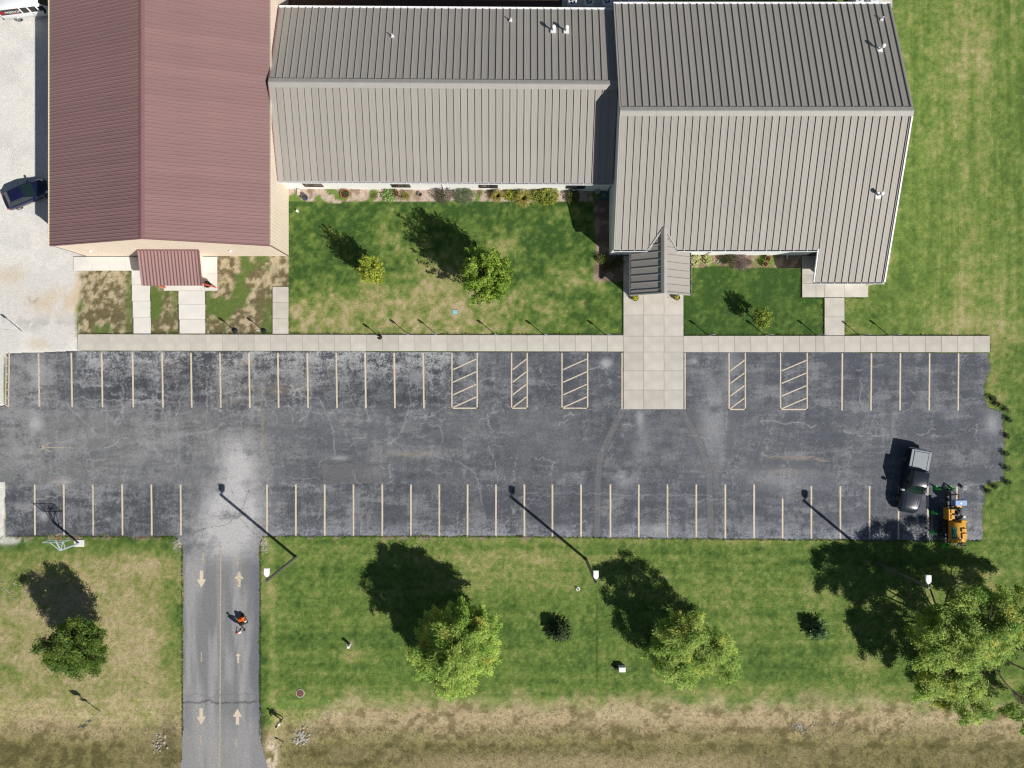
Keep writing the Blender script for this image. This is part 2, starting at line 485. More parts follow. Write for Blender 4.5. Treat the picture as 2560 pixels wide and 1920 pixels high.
inlot = inpoly(U, V, LOT)
GZ = ground_z(GX, GY) + (n_mid - .5) * 0.02 + np.clip(dit, 0, 1) * (nd - .5) * .07
GZ = np.where(inlot, -0.06, GZ)
outer = (np.abs(GX) > 51.3) | (np.abs(GY) > 39.3)
GZ = np.where(outer, 0.0 * GX + ground_z(GX, GY), GZ)
ny, nx = GX.shape
vid = np.arange(ny * nx).reshape(ny, nx)
fq = np.stack([vid[:-1, :-1], vid[:-1, 1:], vid[1:, 1:], vid[1:, :-1]], -1).reshape(-1, 4)
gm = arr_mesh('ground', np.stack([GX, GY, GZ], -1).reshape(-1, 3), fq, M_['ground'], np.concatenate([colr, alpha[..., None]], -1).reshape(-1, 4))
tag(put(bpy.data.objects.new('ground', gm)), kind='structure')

# ------------------------------------------------------------------ asphalt car park and drive
st = 0.08
ax = np.arange(-50.2, 47.2, st); ay = np.arange(-39.0, 3.6, st)
AX, AY = np.meshgrid(ax, ay)
AU = AX / PX + 1280; AV = 960 - AY / PX
rag = (fbm(AX, AY, .9, 201, 3) - .5) * 9
soft = (AV > 890) * 1.0
inl = inpoly(AU + rag * soft, AV + rag * soft, LOT)
a_big = fbm(AX, AY, 0.16, 211, 4); a_mid = fbm(AX, AY, 0.7, 221, 5, .6); a_h = fbm(AX * .3, AY, .9, 231, 4); a_v = fbm(AX, AY * .25, .8, 241, 4); a_f = fbm(AX, AY, 3.0, 251, 2)

def ab(u0, v0, su, sv):
    return np.exp(-((AU - u0) / su) ** 2 - ((AV - v0) / sv) ** 2)

base = np.array([0.093, 0.099, 0.112])
ac = np.broadcast_to(base, AX.shape + (3,)).copy()
a_g = vn(AX, AY, 4.2, 271); a_s = fbm(AX * .12, AY, 2.2, 281, 3); a_w = RNG.random(AX.shape)
ac *= (0.86 + .35 * (a_big - .3) + .30 * (a_mid - .5) + .34 * (a_g - .5) + .50 * (a_s - .5) + .22 * (a_w - .5))[..., None]
# older, browner west end; worn aisle; darker seal coat left in the bays
a_m2 = .45 * fbm(AX * .30, AY, 2.0, 291, 5, .75) + .35 * fbm(AX, AY * .35, 1.6, 295, 5, .75) + .20 * (.5 + (a_w - .5) * .9)
wst = sst(900, 250, AU + 300 * (a_big - .5))
aisle = sst(1000, 1040, AV + 30 * (a_mid - .5)) * sst(1235, 1195, AV + 20 * (a_mid - .5))
ac = lerp(ac, [0.168, 0.170, 0.168], .75 * wst * aisle * sst(.15, .55, a_mid))
ac = lerp(ac, [0.132, 0.136, 0.142], .55 * aisle * (1 - wst) * sst(.30, .62, a_big + .15 * (a_h - .5)))
bay_b = sst(1205, 1235, AV)
ac = lerp(ac, [0.058, 0.061, 0.070], .8 * bay_b * sst(470, 420, AU) * sst(.70, .32, a_m2))
ac = lerp(ac, [0.074, 0.079, 0.092], .65 * bay_b * sst(640, 760, AU) * sst(.70, .32, a_m2))
bay_t = sst(1030, 995, AV)
ac = lerp(ac, [0.050, 0.053, 0.062], .95 * bay_t * sst(190, 300, AU) * sst(1250, 1100, AU) * sst(.70, .36, a_m2 + .14 * sst(985, 890, AV)))
ac = lerp(ac, [0.068, 0.073, 0.086], .80 * bay_t * sst(1150, 1300, AU) * sst(.70, .34, a_m2))
ac = lerp(ac, [0.082, 0.090, 0.110], .50 * sst(1200, 1900, AU))
ac = lerp(ac, [0.26, 0.255, 0.245], .75 * np.clip(ab(60, 950, 90, 110) + .8 * ab(600, 960, 70, 120) + .6 * ab(380, 1090, 260, 60) + .7 * ab(60, 1120, 90, 60) + .5 * ab(760, 930, 90, 60), 0, 1) * sst(.30, .60, a_m2 + .12 * (a_mid - .5)))
# pale scuffing: drifts down from the walk in the west bays, horizontal wear in the aisle
wh = sst(.42, .66, a_m2 + .16 * (a_v - .5)) * sst(965, 882, AV + 40 * (a_v - .5)) * sst(170, 230, AU) * sst(1250, 1050, AU)
ac = lerp(ac, [0.42, 0.425, 0.42], np.clip(wh * 1.25, 0, .92))
wh3 = sst(.46, .64, a_m2 + .14 * (a_big - .5)) * (.26 + .18 * wst)
ac = lerp(ac, [0.27, 0.27, 0.275], np.clip(wh3, 0, .6))
wh2 = sst(.53, .66, a_h) * sst(.40, .56, a_m2) * .40 + sst(.56, .70, a_v) * sst(.42, .58, a_m2) * .30
ac = lerp(ac, [0.26, 0.26, 0.268], np.clip(wh2, 0, .5))
ac = lerp(ac, [0.29, 0.30, 0.33], .65 * sst(1295, 1342, AV) * sst(640, 700, AU) * sst(.36, .58, a_m2) * (AV < 1352))
# tyre lanes along the aisle and oil drips in the bays
for v0, s in ((1068, .22), (1120, .18), (1160, .20)):
    ac = lerp(ac, [0.075, 0.075, 0.078], s * np.exp(-((AV - v0 - 14 * (a_big - .5)) / 9) ** 2) * sst(.35, .6, a_h) * sst(60, 200, AU) * sst(2500, 2300, AU))
rd = np.random.default_rng(77)
for u0 in list(np.arange(216, 1100, 72.5)) + [2140, 2214, 2287, 2360]:
    uu, v0, k = u0 + rd.normal(0, 5), rd.uniform(905, 975), rd.uniform(.2, .75)
    ac = lerp(ac, [0.042, 0.040, 0.040], np.clip(k * ab(uu, v0, rd.uniform(4, 9), rd.uniform(6, 16)) * sst(.3, .55, a_m2 + .05), 0, .8))
for u0 in np.arange(124, 2380, 72.0):
    if 455 < u0 < 665: continue
    uu, v0, k = u0 + rd.normal(0, 5), rd.uniform(1255, 1315), rd.uniform(.1, .65)
    ac = lerp(ac, [0.045, 0.043, 0.044], np.clip(k * ab(uu, v0, rd.uniform(4, 8), rd.uniform(6, 14)) * sst(.3, .55, a_m2 + .05), 0, .8))
# sun-bleached apron at the head of the drive
apr = np.clip(1.25 * ab(585, 1270, 75, 75) + .9 * ab(600, 1150, 48, 60) + .7 * ab(560, 1340, 85, 50) + .55 * ab(560, 1400, 80, 40), 0, 1) * sst(.15, .60, a_mid + .10) * sst(.22, .58, a_m2 + .10)
ac = lerp(ac, [0.45, 0.44, 0.435], np.clip(apr, 0, .92))
drv = (AV > 1345) & (AU < 700)
dcol = lerp(np.broadcast_to(np.array([0.190, 0.190, 0.192]), AX.shape + (3,)), [0.31, 0.30, 0.295], sst(.42, .70, fbm(AX, AY * .12, .9, 261, 4)))
dcol = lerp(dcol, [0.13, 0.14, 0.17], .8 * sst(612, 645, AU + 20 * (a_mid - .5)))
dcol = lerp(dcol, [0.30, 0.29, 0.28], .6 * sst(1760, 1850, AV))
ac = lerp(ac, dcol, sst(1360, 1430, AV + 30 * (a_mid - .5)) * drv * .9)
# big pale stains
for (u0, v0, su, sv, s) in ((88, 1060, 16, 14, .9), (95, 1010, 16, 45, .55), (95, 930, 30, 40, .5), (160, 1205, 22, 7, .6), (1515, 908, 13, 10, .95), (1735, 905, 12, 10, .55), (1600, 1045, 11, 28, .55), (1610, 1120, 22, 50, .3),
                         (1560, 1190, 26, 30, .5), (1650, 1325, 26, 14, .6), (1705, 1330, 12, 10, .7), (1780, 1040, 30, 120, .38), (1830, 920, 22, 60, .3), (1185, 970, 22, 30, .3), (2480, 1060, 18, 28, .5), (2430, 1320, 22, 18, .4),
                         (110, 1288, 13, 12, .6), (270, 1298, 10, 6, .5), (850, 1145, 24, 6, .5), (1960, 1200, 90, 30, .25), (1190, 1270, 12, 22, .3)):
    ac = lerp(ac, [0.36, 0.36, 0.365], np.clip(s * 1.2 * ab(u0, v0, su, sv) * sst(.25, .6, a_mid + .1 * a_f), 0, .9))
for (u0, v0, su, sv, s) in ((1030, 1135, 65, 6, .75), (2000, 1146, 70, 5, .7), (1960, 1178, 60, 5, .5), (700, 975, 60, 12, .6), (620, 905, 25, 8, .5), (150, 1205, 30, 16, .4), (655, 1080, 12, 50, .4), (420, 915, 30, 20, .35)):
    ac = lerp(ac, [0.30, 0.25, 0.195], np.clip(s * .7 * ab(u0, v0, su, sv) * sst(.25, .6, a_mid + .1) * sst(.3, .55, a_m2 + .05), 0, .9))

def polydist(pts, jit=0.0, seed=0):
    """distance in photo pixels of the asphalt grid to a wandering polyline"""
    r = np.random.default_rng(seed)
    q = [np.array(p, float) for p in pts]
    for lev in range(5 if jit else 0):
        o = [q[0]]
        for a, b in zip(q[:-1], q[1:]):
            d = b - a; l = np.hypot(*d)
            nrm = np.array([-d[1], d[0]]) / (l + 1e-6)
            o += [(a + b) / 2 + nrm * min(l * jit * .35, 2.6) * r.normal(), b]
        q = o
    q = np.array(q)
    u0, v0 = q.min(0) - 12; u1, v1 = q.max(0) + 12
    i0, i1 = np.searchsorted(ax, [(u0 - 1280) * PX, (u1 - 1280) * PX]); j0, j1 = np.searchsorted(ay, [(960 - v1) * PX, (960 - v0) * PX])
    i0 = max(i0, 0); j0 = max(j0, 0)
    su = AU[j0:j1, i0:i1]; sv = AV[j0:j1, i0:i1]
    if su.size == 0: return None
    D = np.full(su.shape, 1e9)
    for a, b in zip(q[:-1], q[1:]):
        d = b - a; l2 = d @ d + 1e-9
        t = np.clip(((su - a[0]) * d[0] + (sv - a[1]) * d[1]) / l2, 0, 1)
        D = np.minimum(D, np.hypot(su - a[0] - t * d[0], sv - a[1] - t * d[1]))
    return (slice(j0, j1), slice(i0, i1)), D

def stroke(pts, w, c, s, jit=0.25, seed=0, brk=0.0):
    r = polydist(pts, jit, seed)
    if r is None: return
    sl, D = r
    k = s * np.exp(-(D / w) ** 2)
    if brk: k = k * sst(brk, brk + .15, a_f[sl])
    ac[sl] = lerp(ac[sl], c, np.clip(k, 0, 1))

PALE = [0.36, 0.36, 0.37]; DARKC = [0.030, 0.030, 0.032]; TAN = [0.33, 0.26, 0.19]
# resurfaced patch and trench strips
pat = (AU > 806) & (AU < 973) & (AV > 1155) & (AV < 1208)
ac = np.where(pat[..., None], ac * .5 + np.array([0.140, 0.137, 0.137]) * .5, ac)
for tr in ([(1556, 1024), (1500, 1140), (1494, 1220), (1493, 1345)], [(1704, 1024), (1750, 1110), (1772, 1180), (1778, 1345)]):
    sl, D = polydist(tr)
    ac[sl] = lerp(ac[sl], [0.150, 0.145, 0.146], .65 * sst(9.5, 7, D))
    ac[sl] = lerp(ac[sl], [0.075, 0.075, 0.08], .45 * np.exp(-((D - 9) / 1.5) ** 2))
for k, (pts, w, c, s) in enumerate([
        ([(795, 994), (820, 1040), (832, 1085), (838, 1137)], 2.0, PALE, .75), ([(650, 1000), (655, 1060), (652, 1130), (655, 1170), (664, 1205)], 1.8, TAN, .7), ([(651, 1060), (653, 1140), (657, 1190)], 1.3, DARKC, .6),
        ([(1026, 930), (1026, 1003), (1014, 1042), (1002, 1082), (975, 1115)], 1.8, PALE, .6), ([(718, 1012), (736, 1030), (809, 1032), (911, 1033)], 1.5, PALE, .75), ([(1016, 1038), (1086, 1039), (1119, 1017), (1130, 1018)], 1.6, PALE, .7),
        ([(1050, 1062), (1095, 1063), (1106, 1079), (1107, 1106)], 1.6, PALE, .7), ([(1222, 1115), (1234, 1151), (1246, 1202)], 2.0, PALE, .6), ([(1086, 1139), (1146, 1154), (1176, 1172), (1194, 1202), (1205, 1260)], 2.0, PALE, .6),
        ([(905, 1338), (908, 1287), (920, 1235)], 1.6, PALE, .6), ([(767, 1337), (765, 1287), (762, 1256)], 1.6, PALE, .6), ([(166, 1006), (241, 1085)], 3.0, PALE, .5), ([(250, 1018), (296, 1060)], 3.0, PALE, .4), ([(365, 1109), (422, 1154)], 3.0, PALE, .5),
        ([(455, 1348), (500, 1325), (560, 1313), (595, 1295), (612, 1250), (622, 1225)], 1.5, DARKC, .8), ([(600, 1300), (630, 1325), (654, 1346)], 1.5, DARKC, .7), ([(575, 1225), (582, 1250), (612, 1243)], 1.2, DARKC, .5),
        ([(25, 993), (180, 996)], 2.2, TAN, .6), ([(180, 996), (250, 998), (420, 1001)], 2.0, PALE, .7), ([(420, 1001), (620, 1003)], 2.0, [0.10, 0.05, 0.04], .85), ([(640, 1000), (760, 990), (800, 995)], 2, PALE, .6),
        ([(1900, 1056), (1939, 1053), (1966, 1060), (2042, 1062)], 2.0, PALE, .75), ([(2108, 1076), (2129, 1085), (2180, 1088), (2225, 1088)], 2.0, PALE, .75), ([(1940, 1053), (1930, 1085)], 2.0, PALE, .6), ([(2188, 1035), (2190, 1086)], 1.5, PALE, .5),
        ([(2185, 1040), (2230, 1036), (2280, 1030)], 1.5, PALE, .6), ([(1900, 1136), (1960, 1145), (2010, 1142), (2070, 1153)], 2.5, TAN, .8), ([(2100, 1173), (2160, 1167), (2190, 1170)], 1.3, DARKC, .8), ([(1780, 1241), (1900, 1242), (2150, 1242)], 1.8, [0.10, 0.07, 0.06], .8),
        ([(1310, 1232), (1450, 1234), (1600, 1238), (1780, 1241)], 1.5, PALE, .55), ([(806, 1155), (860, 1156), (970, 1158)], 1.5, DARKC, .8), ([(806, 1157), (806, 1208)], 1.5, DARKC, .6), ([(974, 1160), (976, 1206)], 3, PALE, .7), ([(806, 1208), (970, 1209)], 1.2, PALE, .4),
        ([(720, 1196), (800, 1198)], 2.0, PALE, .5), ([(2340, 998), (2440, 996)], 2.0, PALE, .5), ([(2150, 945), (2152, 1012)], 2.2, PALE, .6), ([(2270, 966), (2290, 990)], 2, PALE, .6), ([(2075, 947), (2180, 946)], 1.5, PALE, .4), ([(2410, 1216), (2460, 1208), (2500, 1200)], 1.8, PALE, .5),
        ([(92, 1250), (120, 1241), (152, 1239)], 1.5, PALE, .8), ([(215, 1149), (265, 1148)], 2.0, PALE, .6), ([(520, 1010), (516, 1050), (515, 1120)], 2, PALE, .4), ([(447, 1050), (450, 1160)], 2.5, PALE, .35), ([(350, 1060), (420, 1060)], 1.6, PALE, .5),
        ([(1345, 1165), (1390, 1167)], 2.5, PALE, .5), ([(540, 1075), (520, 1080), (450, 1078)], 2, PALE, .4), ([(456, 1757), (480, 1756), (500, 1757), (530, 1756), (560, 1757), (590, 1756), (620, 1757), (650, 1756)], 3.2, [0.035, 0.022, 0.018], .95), ([(458, 1735), (650, 1737)], 2.2, [0.10, 0.10, 0.10], .6)]):
    stroke(pts, w * .58, c, s * .75, .42, 300 + k, .20)
r_ = np.random.default_rng(5)
for k in range(330):      # small wandering cracks of the old surface
    if k < 200:
        u0 = r_.uniform(180, 1150); v0 = r_.uniform(885, 1030)
    else:
        u0 = r_.uniform(20, 2480); v0 = r_.uniform(890, 1335)
    if 1550 < u0 < 1715 and v0 < 1030: continue
    hz = r_.random() < .6
    L_ = r_.uniform(15, 75)
    a = r_.normal(0, .25) + (0 if hz else math.pi / 2)
    p1 = (u0 + L_ * math.cos(a), v0 + L_ * math.sin(a))
    if p1[1] > 1338: continue
    stroke([(u0, v0), ((u0 + p1[0]) / 2 + r_.normal(0, 4), (v0 + p1[1]) / 2 + r_.normal(0, 4)), p1], r_.uniform(.75, 1.15), PALE, r_.uniform(.25, .65), .75, 900 + k, .3)
for k in range(60):       # pale chips and drips
    u0 = r_.uniform(20, 2480); v0 = r_.uniform(890, 1335)
    ac = lerp(ac, [0.36, 0.36, 0.36], .5 * ab(u0, v0, r_.uniform(1.5, 4), r_.uniform(1.5, 5))) if k % 3 == 0 else ac
# turf and dust creeping over the rim
alp = np.full(AX.shape, .8)
ny, nx = AX.shape
vid = np.arange(ny * nx).reshape(ny, nx)
ok = inl[:-1, :-1] & inl[:-1, 1:] & inl[1:, 1:] & inl[1:, :-1]
fq = np.stack([vid[:-1, :-1], vid[:-1, 1:], vid[1:, 1:], vid[1:, :-1]], -1)[ok]
used = np.unique(fq)
remap = np.zeros(ny * nx, np.int64); remap[used] = np.arange(len(used))
AZ = 0.03 + 0.012 * (a_big - .5)
av = np.stack([AX, AY, AZ], -1).reshape(-1, 3)[used]
am = arr_mesh('parking_lot', av, remap[fq], M_['asphalt'], np.concatenate([ac, alp[..., None]], -1).reshape(-1, 4)[used])
lot = tag(put(bpy.data.objects.new('parking_lot', am)), kind='structure')
# ------------------------------------------------------------------ painted markings
def paint_mat():
    m = bpy.data.materials.new('worn_road_paint')
    nt, N, L, b = nodes_of(m)
    b.inputs['Roughness'].default_value = 0.8
    tc = N.new('ShaderNodeTexCoord')
    oi = N.new('ShaderNodeObjectInfo')
    nz = N.new('ShaderNodeTexNoise'); nz.inputs['Scale'].default_value = 5; nz.inputs['Detail'].default_value = 6
    L.new(tc.outputs['Object'], nz.inputs['Vector'])
    ad = N.new('ShaderNodeMath'); ad.operation = 'MULTIPLY_ADD'; ad.inputs[1].default_value = .22; ad.inputs[2].default_value = -.11
    L.new(oi.outputs['Random'], ad.inputs[0])
    a2 = N.new('ShaderNodeMath'); a2.operation = 'ADD'
    L.new(nz.outputs[0], a2.inputs[0]); L.new(ad.outputs[0], a2.inputs[1])
    cr = N.new('ShaderNodeValToRGB')
    e = cr.color_ramp.elements
    e[0].position = .24; e[0].color = (0.26, 0.235, 0.20, 1)
    e[1].position = .40; e[1].color = (0.56, 0.47, 0.345, 1)
    e2 = e.new(.75); e2.color = (0.63, 0.54, 0.41, 1)
    L.new(a2.outputs[0], cr.inputs[0]); L.new(cr.outputs[0], b.inputs['Base Color'])
    return m
M_['paint'] = paint_mat()
M_['faded_paint'] = mat('faded_road_paint', (0.37, 0.32, 0.25), 0.85, 0.15, var=0.25, scale=4)
ZP = 0.044

def line(u0, v0, u1, v1, w=0.125, name='stripe', m='paint'):
    a = P(u0, v0); b = P(u1, v1)
    d = (b - a); L_ = d.length
    mb = MB()
    n = max(2, int(L_ / .5))
    rr = random.Random(int(u0 * 7 + v0))
    # hand-sprayed edges wander a little
    for i in range(n):
        t0, t1 = i / n * L_, (i + 1) / n * L_
        if i == 0: e0 = (rr.uniform(-.006, .006), rr.uniform(-.006, .006))
        e1 = (rr.uniform(-.008, .008), rr.uniform(-.008, .008))
        mb.quad((t0, -w / 2 + e0[0], 0), (t1, -w / 2 + e1[0], 0), (t1, w / 2 + e1[1], 0), (t0, w / 2 + e0[1], 0))
        e0 = e1
    M = Matrix.Translation(Vector((a.x, a.y, ZP))) @ Matrix.Rotation(math.atan2(d.y, d.x), 4, 'Z')
    return mb.build(name, M_[m], lot, M)

for u in (98, 180, 256, 333, 407, 479, 551.5, 624, 696, 769.6, 842, 914, 986.6, 1059):
    line(u - 1, 882, u + 1, 1017 + 4 * u / 1059, .155)
for u in (1555, 1712.5):
    line(u, 882, u, 1023, .12)
for u in (2105.5, 2178, 2250.5, 2323.4, 2395.8):
    line(u, 883, u - 1, 1026, .14)
for i, u in enumerate((87.4, 160, 233, 306, 379, 452, 668, 740, 812, 884, 956, 1027.6, 1098.4, 1169, 1240, 1311, 1381, 1452.7, 1526, 1596.8, 1668.5, 1740.5, 1813, 1885, 1956, 2028, 2100.4, 2173.4, 2245.7, 2319)):
    v0 = 1211 if u < 1900 else 1215
    if u == 1956: v0 = 1246
    line(u, v0, u + (1 if u < 600 else 0), 1338 + 11 * max(0, u - 600) / 1800, .155)
line(2392, 1216, 2391, 1252, .14)
for (l, r) in ((1130, 1193), (1279, 1318), (1405, 1469), (1822.5, 1863), (1951, 2017.5)):
    off = 3 if l > 1700 else 0
    line(l, 882, l, 1022 + off, .12); line(r, 882, r, 1022 + off, .12)
    line(l - 1.5, 1020.5 + off, r + 1.5, 1020.5 + off, .12)
    for k in range(4):
        vl = 925 + 31.5 * k + off
        line(l + 3, vl - 1, r - 2.5, vl - 27, .11)
line(16, 886, 15, 1012, .10); line(24, 882, 22, 1018, .12); line(12, 1010, 22, 1018, .08)
for k in range(6):
    line(17, 895 + 20 * k, 23, 895 + 20 * k, .08)
for a in ((99.5, 1118, 187, 1120), (100, 1118, 129.6, 1106), (100, 1118, 129.6, 1129.5)):
    line(*a, .085, 'direction_arrow', 'faded_paint')
line(552, 1362, 551, 1735, .15, 'centre_line', 'faded_paint'); line(551, 1738, 549, 1922, .13, 'centre_line', 'faded_paint')

def arrow(u, v0, v1, hw, sw, hl, m='paint'):
    """painted arrow from tail v0 to tip v1 (photo pixels)"""
    s = 1 if v1 > v0 else -1
    pts = [(u - sw, v0), (u + sw, v0), (u + sw, v1 - s * hl), (u + hw, v1 - s * hl), (u, v1), (u - hw, v1 - s * hl), (u - sw, v1 - s * hl)]
    vs = [P(*p) for p in pts]
    mb = MB(); o = P(u, (v0 + v1) / 2)
    q = [(p.x - o.x, p.y - o.y, 0) for p in vs]
    fs = [(0, 1, 2, 6), (3, 4, 5)] if s > 0 else [(6, 2, 1, 0), (5, 4, 3)]
    mb.add(q, fs)
    return mb.build('lane_arrow', M_[m], lot, Matrix.Translation(Vector((o.x, o.y, ZP))))

arrow(504, 1426, 1468, 11.8, 4.2, 20); arrow(598, 1467, 1427, 11.8, 4.2, 20)
arrow(503.3, 1770, 1811, 11.8, 4.2, 20); arrow(594, 1811, 1771, 11.8, 4.2, 20)
arrow(508, 1381, 1409, 7, 2.2, 7, 'faded_paint'); arrow(594.5, 1416, 1393, 7, 2.2, 6, 'faded_paint')
arrow(504, 1629, 1655, 6, 1.6, 6, 'faded_paint'); arrow(595.6, 1657, 1632, 7, 2.2, 7)
arrow(502, 1838, 1862, 6, 1.6, 6, 'faded_paint'); arrow(591, 1868, 1845, 5, 2.2, 6, 'faded_paint')

# ------------------------------------------------------------------ concrete walks, slab by slab
slab_cache = {}
def slab(parent, u0, u1, v0, v1, z0, z1, m='concrete', gap=0.016):
    a = P(u0, v1); b = P(u1, v0)
    w, d = round(b.x - a.x - gap, 3), round(b.y - a.y - gap, 3)
    key = (w, d, round(z1 - z0, 3), m)
    if key not in slab_cache:
        slab_cache[key] = MB().box(-w / 2, w / 2, -d / 2, d / 2, 0, z1 - z0, bev=.012).mesh('slab', M_[m])
    tz = random.uniform(-.003, .003)
    inst('slab', slab_cache[key], parent, Matrix.Translation(Vector(((a.x + b.x) / 2, (a.y + b.y) / 2, z0 + tz))))

def bed(name, rects, z=0.055):
    mb = MB()
    for (u0, u1, v0, v1) in rects:
        a = P(u0, v1); b = P(u1, v0)
        mb.box(a.x + .02, b.x - .02, a.y + .02, b.y - .02, -.05, z)
    o = mb.build(name, M_['joint'])
    return tag(o, kind='structure')

sw = bed('sidewalk', [(196, 1558, 835.5, 877), (1708, 2473, 839, 881)])
us = [196 + i * (1558 - 196) / 34 for i in range(35)]
for a, b in zip(us[:-1], us[1:]):
    k = (a - 196) / 2276
    slab(sw, a, b, 835.5 + 4.5 * k, 876.5 + 4.2 * k, .05, .12)
us = [1708] + [1708 + 46 + i * 40.55 for i in range(8)] + [2058.5, 2109] + [2109 + 40.45 * i for i in range(1, 10)]
us[-1] = 2473
for a, b in zip(us[:-1], us[1:]):
    slab(sw, a, b, 839.5, 880.5, .05, .12)
ew = bed('entrance_walk', [(1558, 1708, 640, 1023)])
vs_ = [640, 687, 734, 787.6, 840.4, 880, 927, 975, 1023]
for a, b in zip(vs_[:-1], vs_[1:]):
    for l, r in ((1558, 1608.3), (1608.3, 1659.3), (1659.3, 1708)):
        slab(ew, l, r, a, b, .05, .117)
xw = bed('porch_walk', [(2004, 2169, 640, 743.5), (2060, 2110, 744.5, 838.5)])
for r in ((2004, 2038.5, 640, 687.6), (2004, 2038.5, 687.6, 709), (2004, 2038.5, 709, 743.5), (2038.5, 2060, 709, 743.5), (2060, 2110.6, 709, 743.5), (2110.6, 2169, 709, 743.5), (2038.5, 2169, 640, 709), (2060, 2110, 744.5, 792), (2060, 2110, 792, 838.5)):
    slab(xw, *r, .05, .117)
hw = bed('hall_walk', [(185, 355, 642, 677), (410, 544, 642, 727), (331, 376, 678, 834), (447, 514, 728, 834), (683, 722, 717, 834)])
for r in ((185, 229, 642, 677), (229, 273, 642, 677), (273, 315, 642, 677), (315, 355, 642, 677), (330, 376, 677, 712), (331, 376, 712, 753), (333, 377, 753, 794.5), (335, 378, 794.5, 834), (447, 513, 727, 761), (448, 514, 761, 799), (450, 514, 799, 834),
          (355, 410, 642, 677), (410, 544, 642, 685), (410, 544, 685, 727)):
    slab(hw, *r, .05, .112, 'new_concrete')
for r in ((682, 722, 717, 756.5), (682, 722, 756.5, 797), (682, 722, 797, 834.5)):
    slab(hw, *r, .05, .112)

# ------------------------------------------------------------------ roofing pieces
def panel_mesh(name, w, L, prof, m):
    """profile along x (0..w) swept up the slope"""
    mb = MB()
    n = len(prof)
    vs = [(x, 0, z) for x, z in prof] + [(x, L, z) for x, z in prof]
    mb.add(vs, [(i, i + 1, n + i + 1, n + i) for i in range(n - 1)])
    return mb.mesh(name, m)

def seam_prof(w):
    k = w / .61
    return [(0, 0), (.004, .088), (.050, .088), (.054, 0), (.20 * k, 0), (.215 * k, .008), (.23 * k, 0), (.385 * k, 0), (.40 * k, .008), (.415 * k, 0), (w, 0)]

def rib_prof(w, h=.042):
    p = []
    for i in range(3):
        x = w / 3 * i
        p += [(x, 0), (x + .028, h), (x + .055, h), (x + .083, 0), (x + .16, 0), (x + .172, .006), (x + .184, 0), (x + .235, 0), (x + .247, .006), (x + .259, 0)]
    return p + [(w, 0)]

def frame(o, ex, ey):
    ex = Vector(ex).normalized(); ey = Vector(ey).normalized(); ez = ex.cross(ey)
    return Matrix(((ex.x, ey.x, ez.x, o[0]), (ex.y, ey.y, ez.y, o[1]), (ex.z, ey.z, ez.z, o[2]), (0, 0, 0, 1)))

pcache = {}
def panels(roof, O, ex, ey, total, L, w, kind, m, R=I4):
    """row of panels from corner O along ex, each L long up the slope ey"""
    ex = Vector(ex).normalized()
    x = 0.0
    while x < total - .02:
        ww = round(min(w, total - x), 3)
        key = (kind, ww, round(L, 3), m)
        if key not in pcache:
            pr = [(ww * t, .045 + .045 * math.cos(2 * math.pi * t * 1.0)) for t in (0, .12, .25, .38, .5, .62, .75, .88, 1)] if kind == 'wave' else seam_prof(ww) if kind == 'seam' else (rib_prof(ww) if ww > .85 else [(0, 0), (.028, .055), (.055, .055), (.083, 0), (ww, 0)])
            pcache[key] = panel_mesh('roof_panel', ww, L, pr, M_[m])
        inst('roof_panel', pcache[key], roof, R @ frame(Vector(O) + ex * x, ex, ey))
        x += w

def prism(mb, pts, a, b, axis):
    """extrude a polygon in the plane across 'axis' from a to b"""
    if axis == 'x':
        r0 = [(a, p[0], p[1]) for p in pts]; r1 = [(b, p[0], p[1]) for p in pts]
    else:
        r0 = [(p[0], a, p[1]) for p in pts]; r1 = [(p[0], b, p[1]) for p in pts]
    return mb.loft([r0, r1])

def gutter(parent, x0, x1, y, z, side, m='white_paint', R=I4, axis='x', strap=1.22, w=.13, dp=.19):
    """open trough along an eave; side = -1 hangs towards -y (or -x)"""
    mb = MB()
    def bx(a, b, lo, hi, z0, z1):
        lo, hi = min(lo, hi), max(lo, hi)
        mb.box(a, b, lo, hi, z0, z1) if axis == 'x' else mb.box(lo, hi, a, b, z0, z1)
    s = side
    bx(x0, x1, y, y + s * w, z - dp, z - dp + .015)
    bx(x0, x1, y + s * (w - .012), y + s * (w + .018), z - dp + .002, z + .012)
    bx(x0, x1, y - s * .012, y, z - dp + .002, z - .02)
    g = mb.build('gutter', M_[m], parent, R, rel=False)
    if strap:
        sm = MB().box(-.02, .02, 0, s * (w + .012), 0, .012) if axis == 'x' else MB().box(0, s * (w + .012), -.02, .02, 0, .012)
        me = sm.mesh('strap', M_[m])
        t = x0 + .6
        while t < x1:
            loc = Vector((t, y, z + .016)) if axis == 'x' else Vector((y, t, z + .016))
            inst('strap', me, g, R @ Matrix.Translation(loc))
            t += strap
    return g

def window(parent, x, y, z0, z1, w, R=I4):
    f = MB()
    t = .06
    f.box(x - w / 2, x + w / 2, y - .05, y + .05, z0, z0 + t); f.box(x - w / 2, x + w / 2, y - .05, y + .05, z1 - t, z1)
    for xx in (x - w / 2, x - t / 2, x + w / 2 - t):
        f.box(xx, xx + t, y - .05, y + .05, z0 + t, z1 - t)
    o = f.build('window', M_['dark_frame'], parent, R, rel=False)
    for s in (-1, 1):
        cx = x + s * w / 4
        MB().box(cx - w / 4 + .05, cx + w / 4 - .05, y - .012, y + .012, z0 + t, z1 - t).build('pane', M_['glass'], o, R, rel=False)
    return o

def downspout(parent, x, y, z1, R=I4, m='white_paint'):
    mb = MB()
    mb.tube([(x, y - .14, z1 - .1), (x, y - .06, z1 - .3), (x, y - .06, .25), (x, y - .18, .1), (x, y - .38, .08)], .045, 6)
    mb.build('downspout', M_[m], parent, R, rel=False)

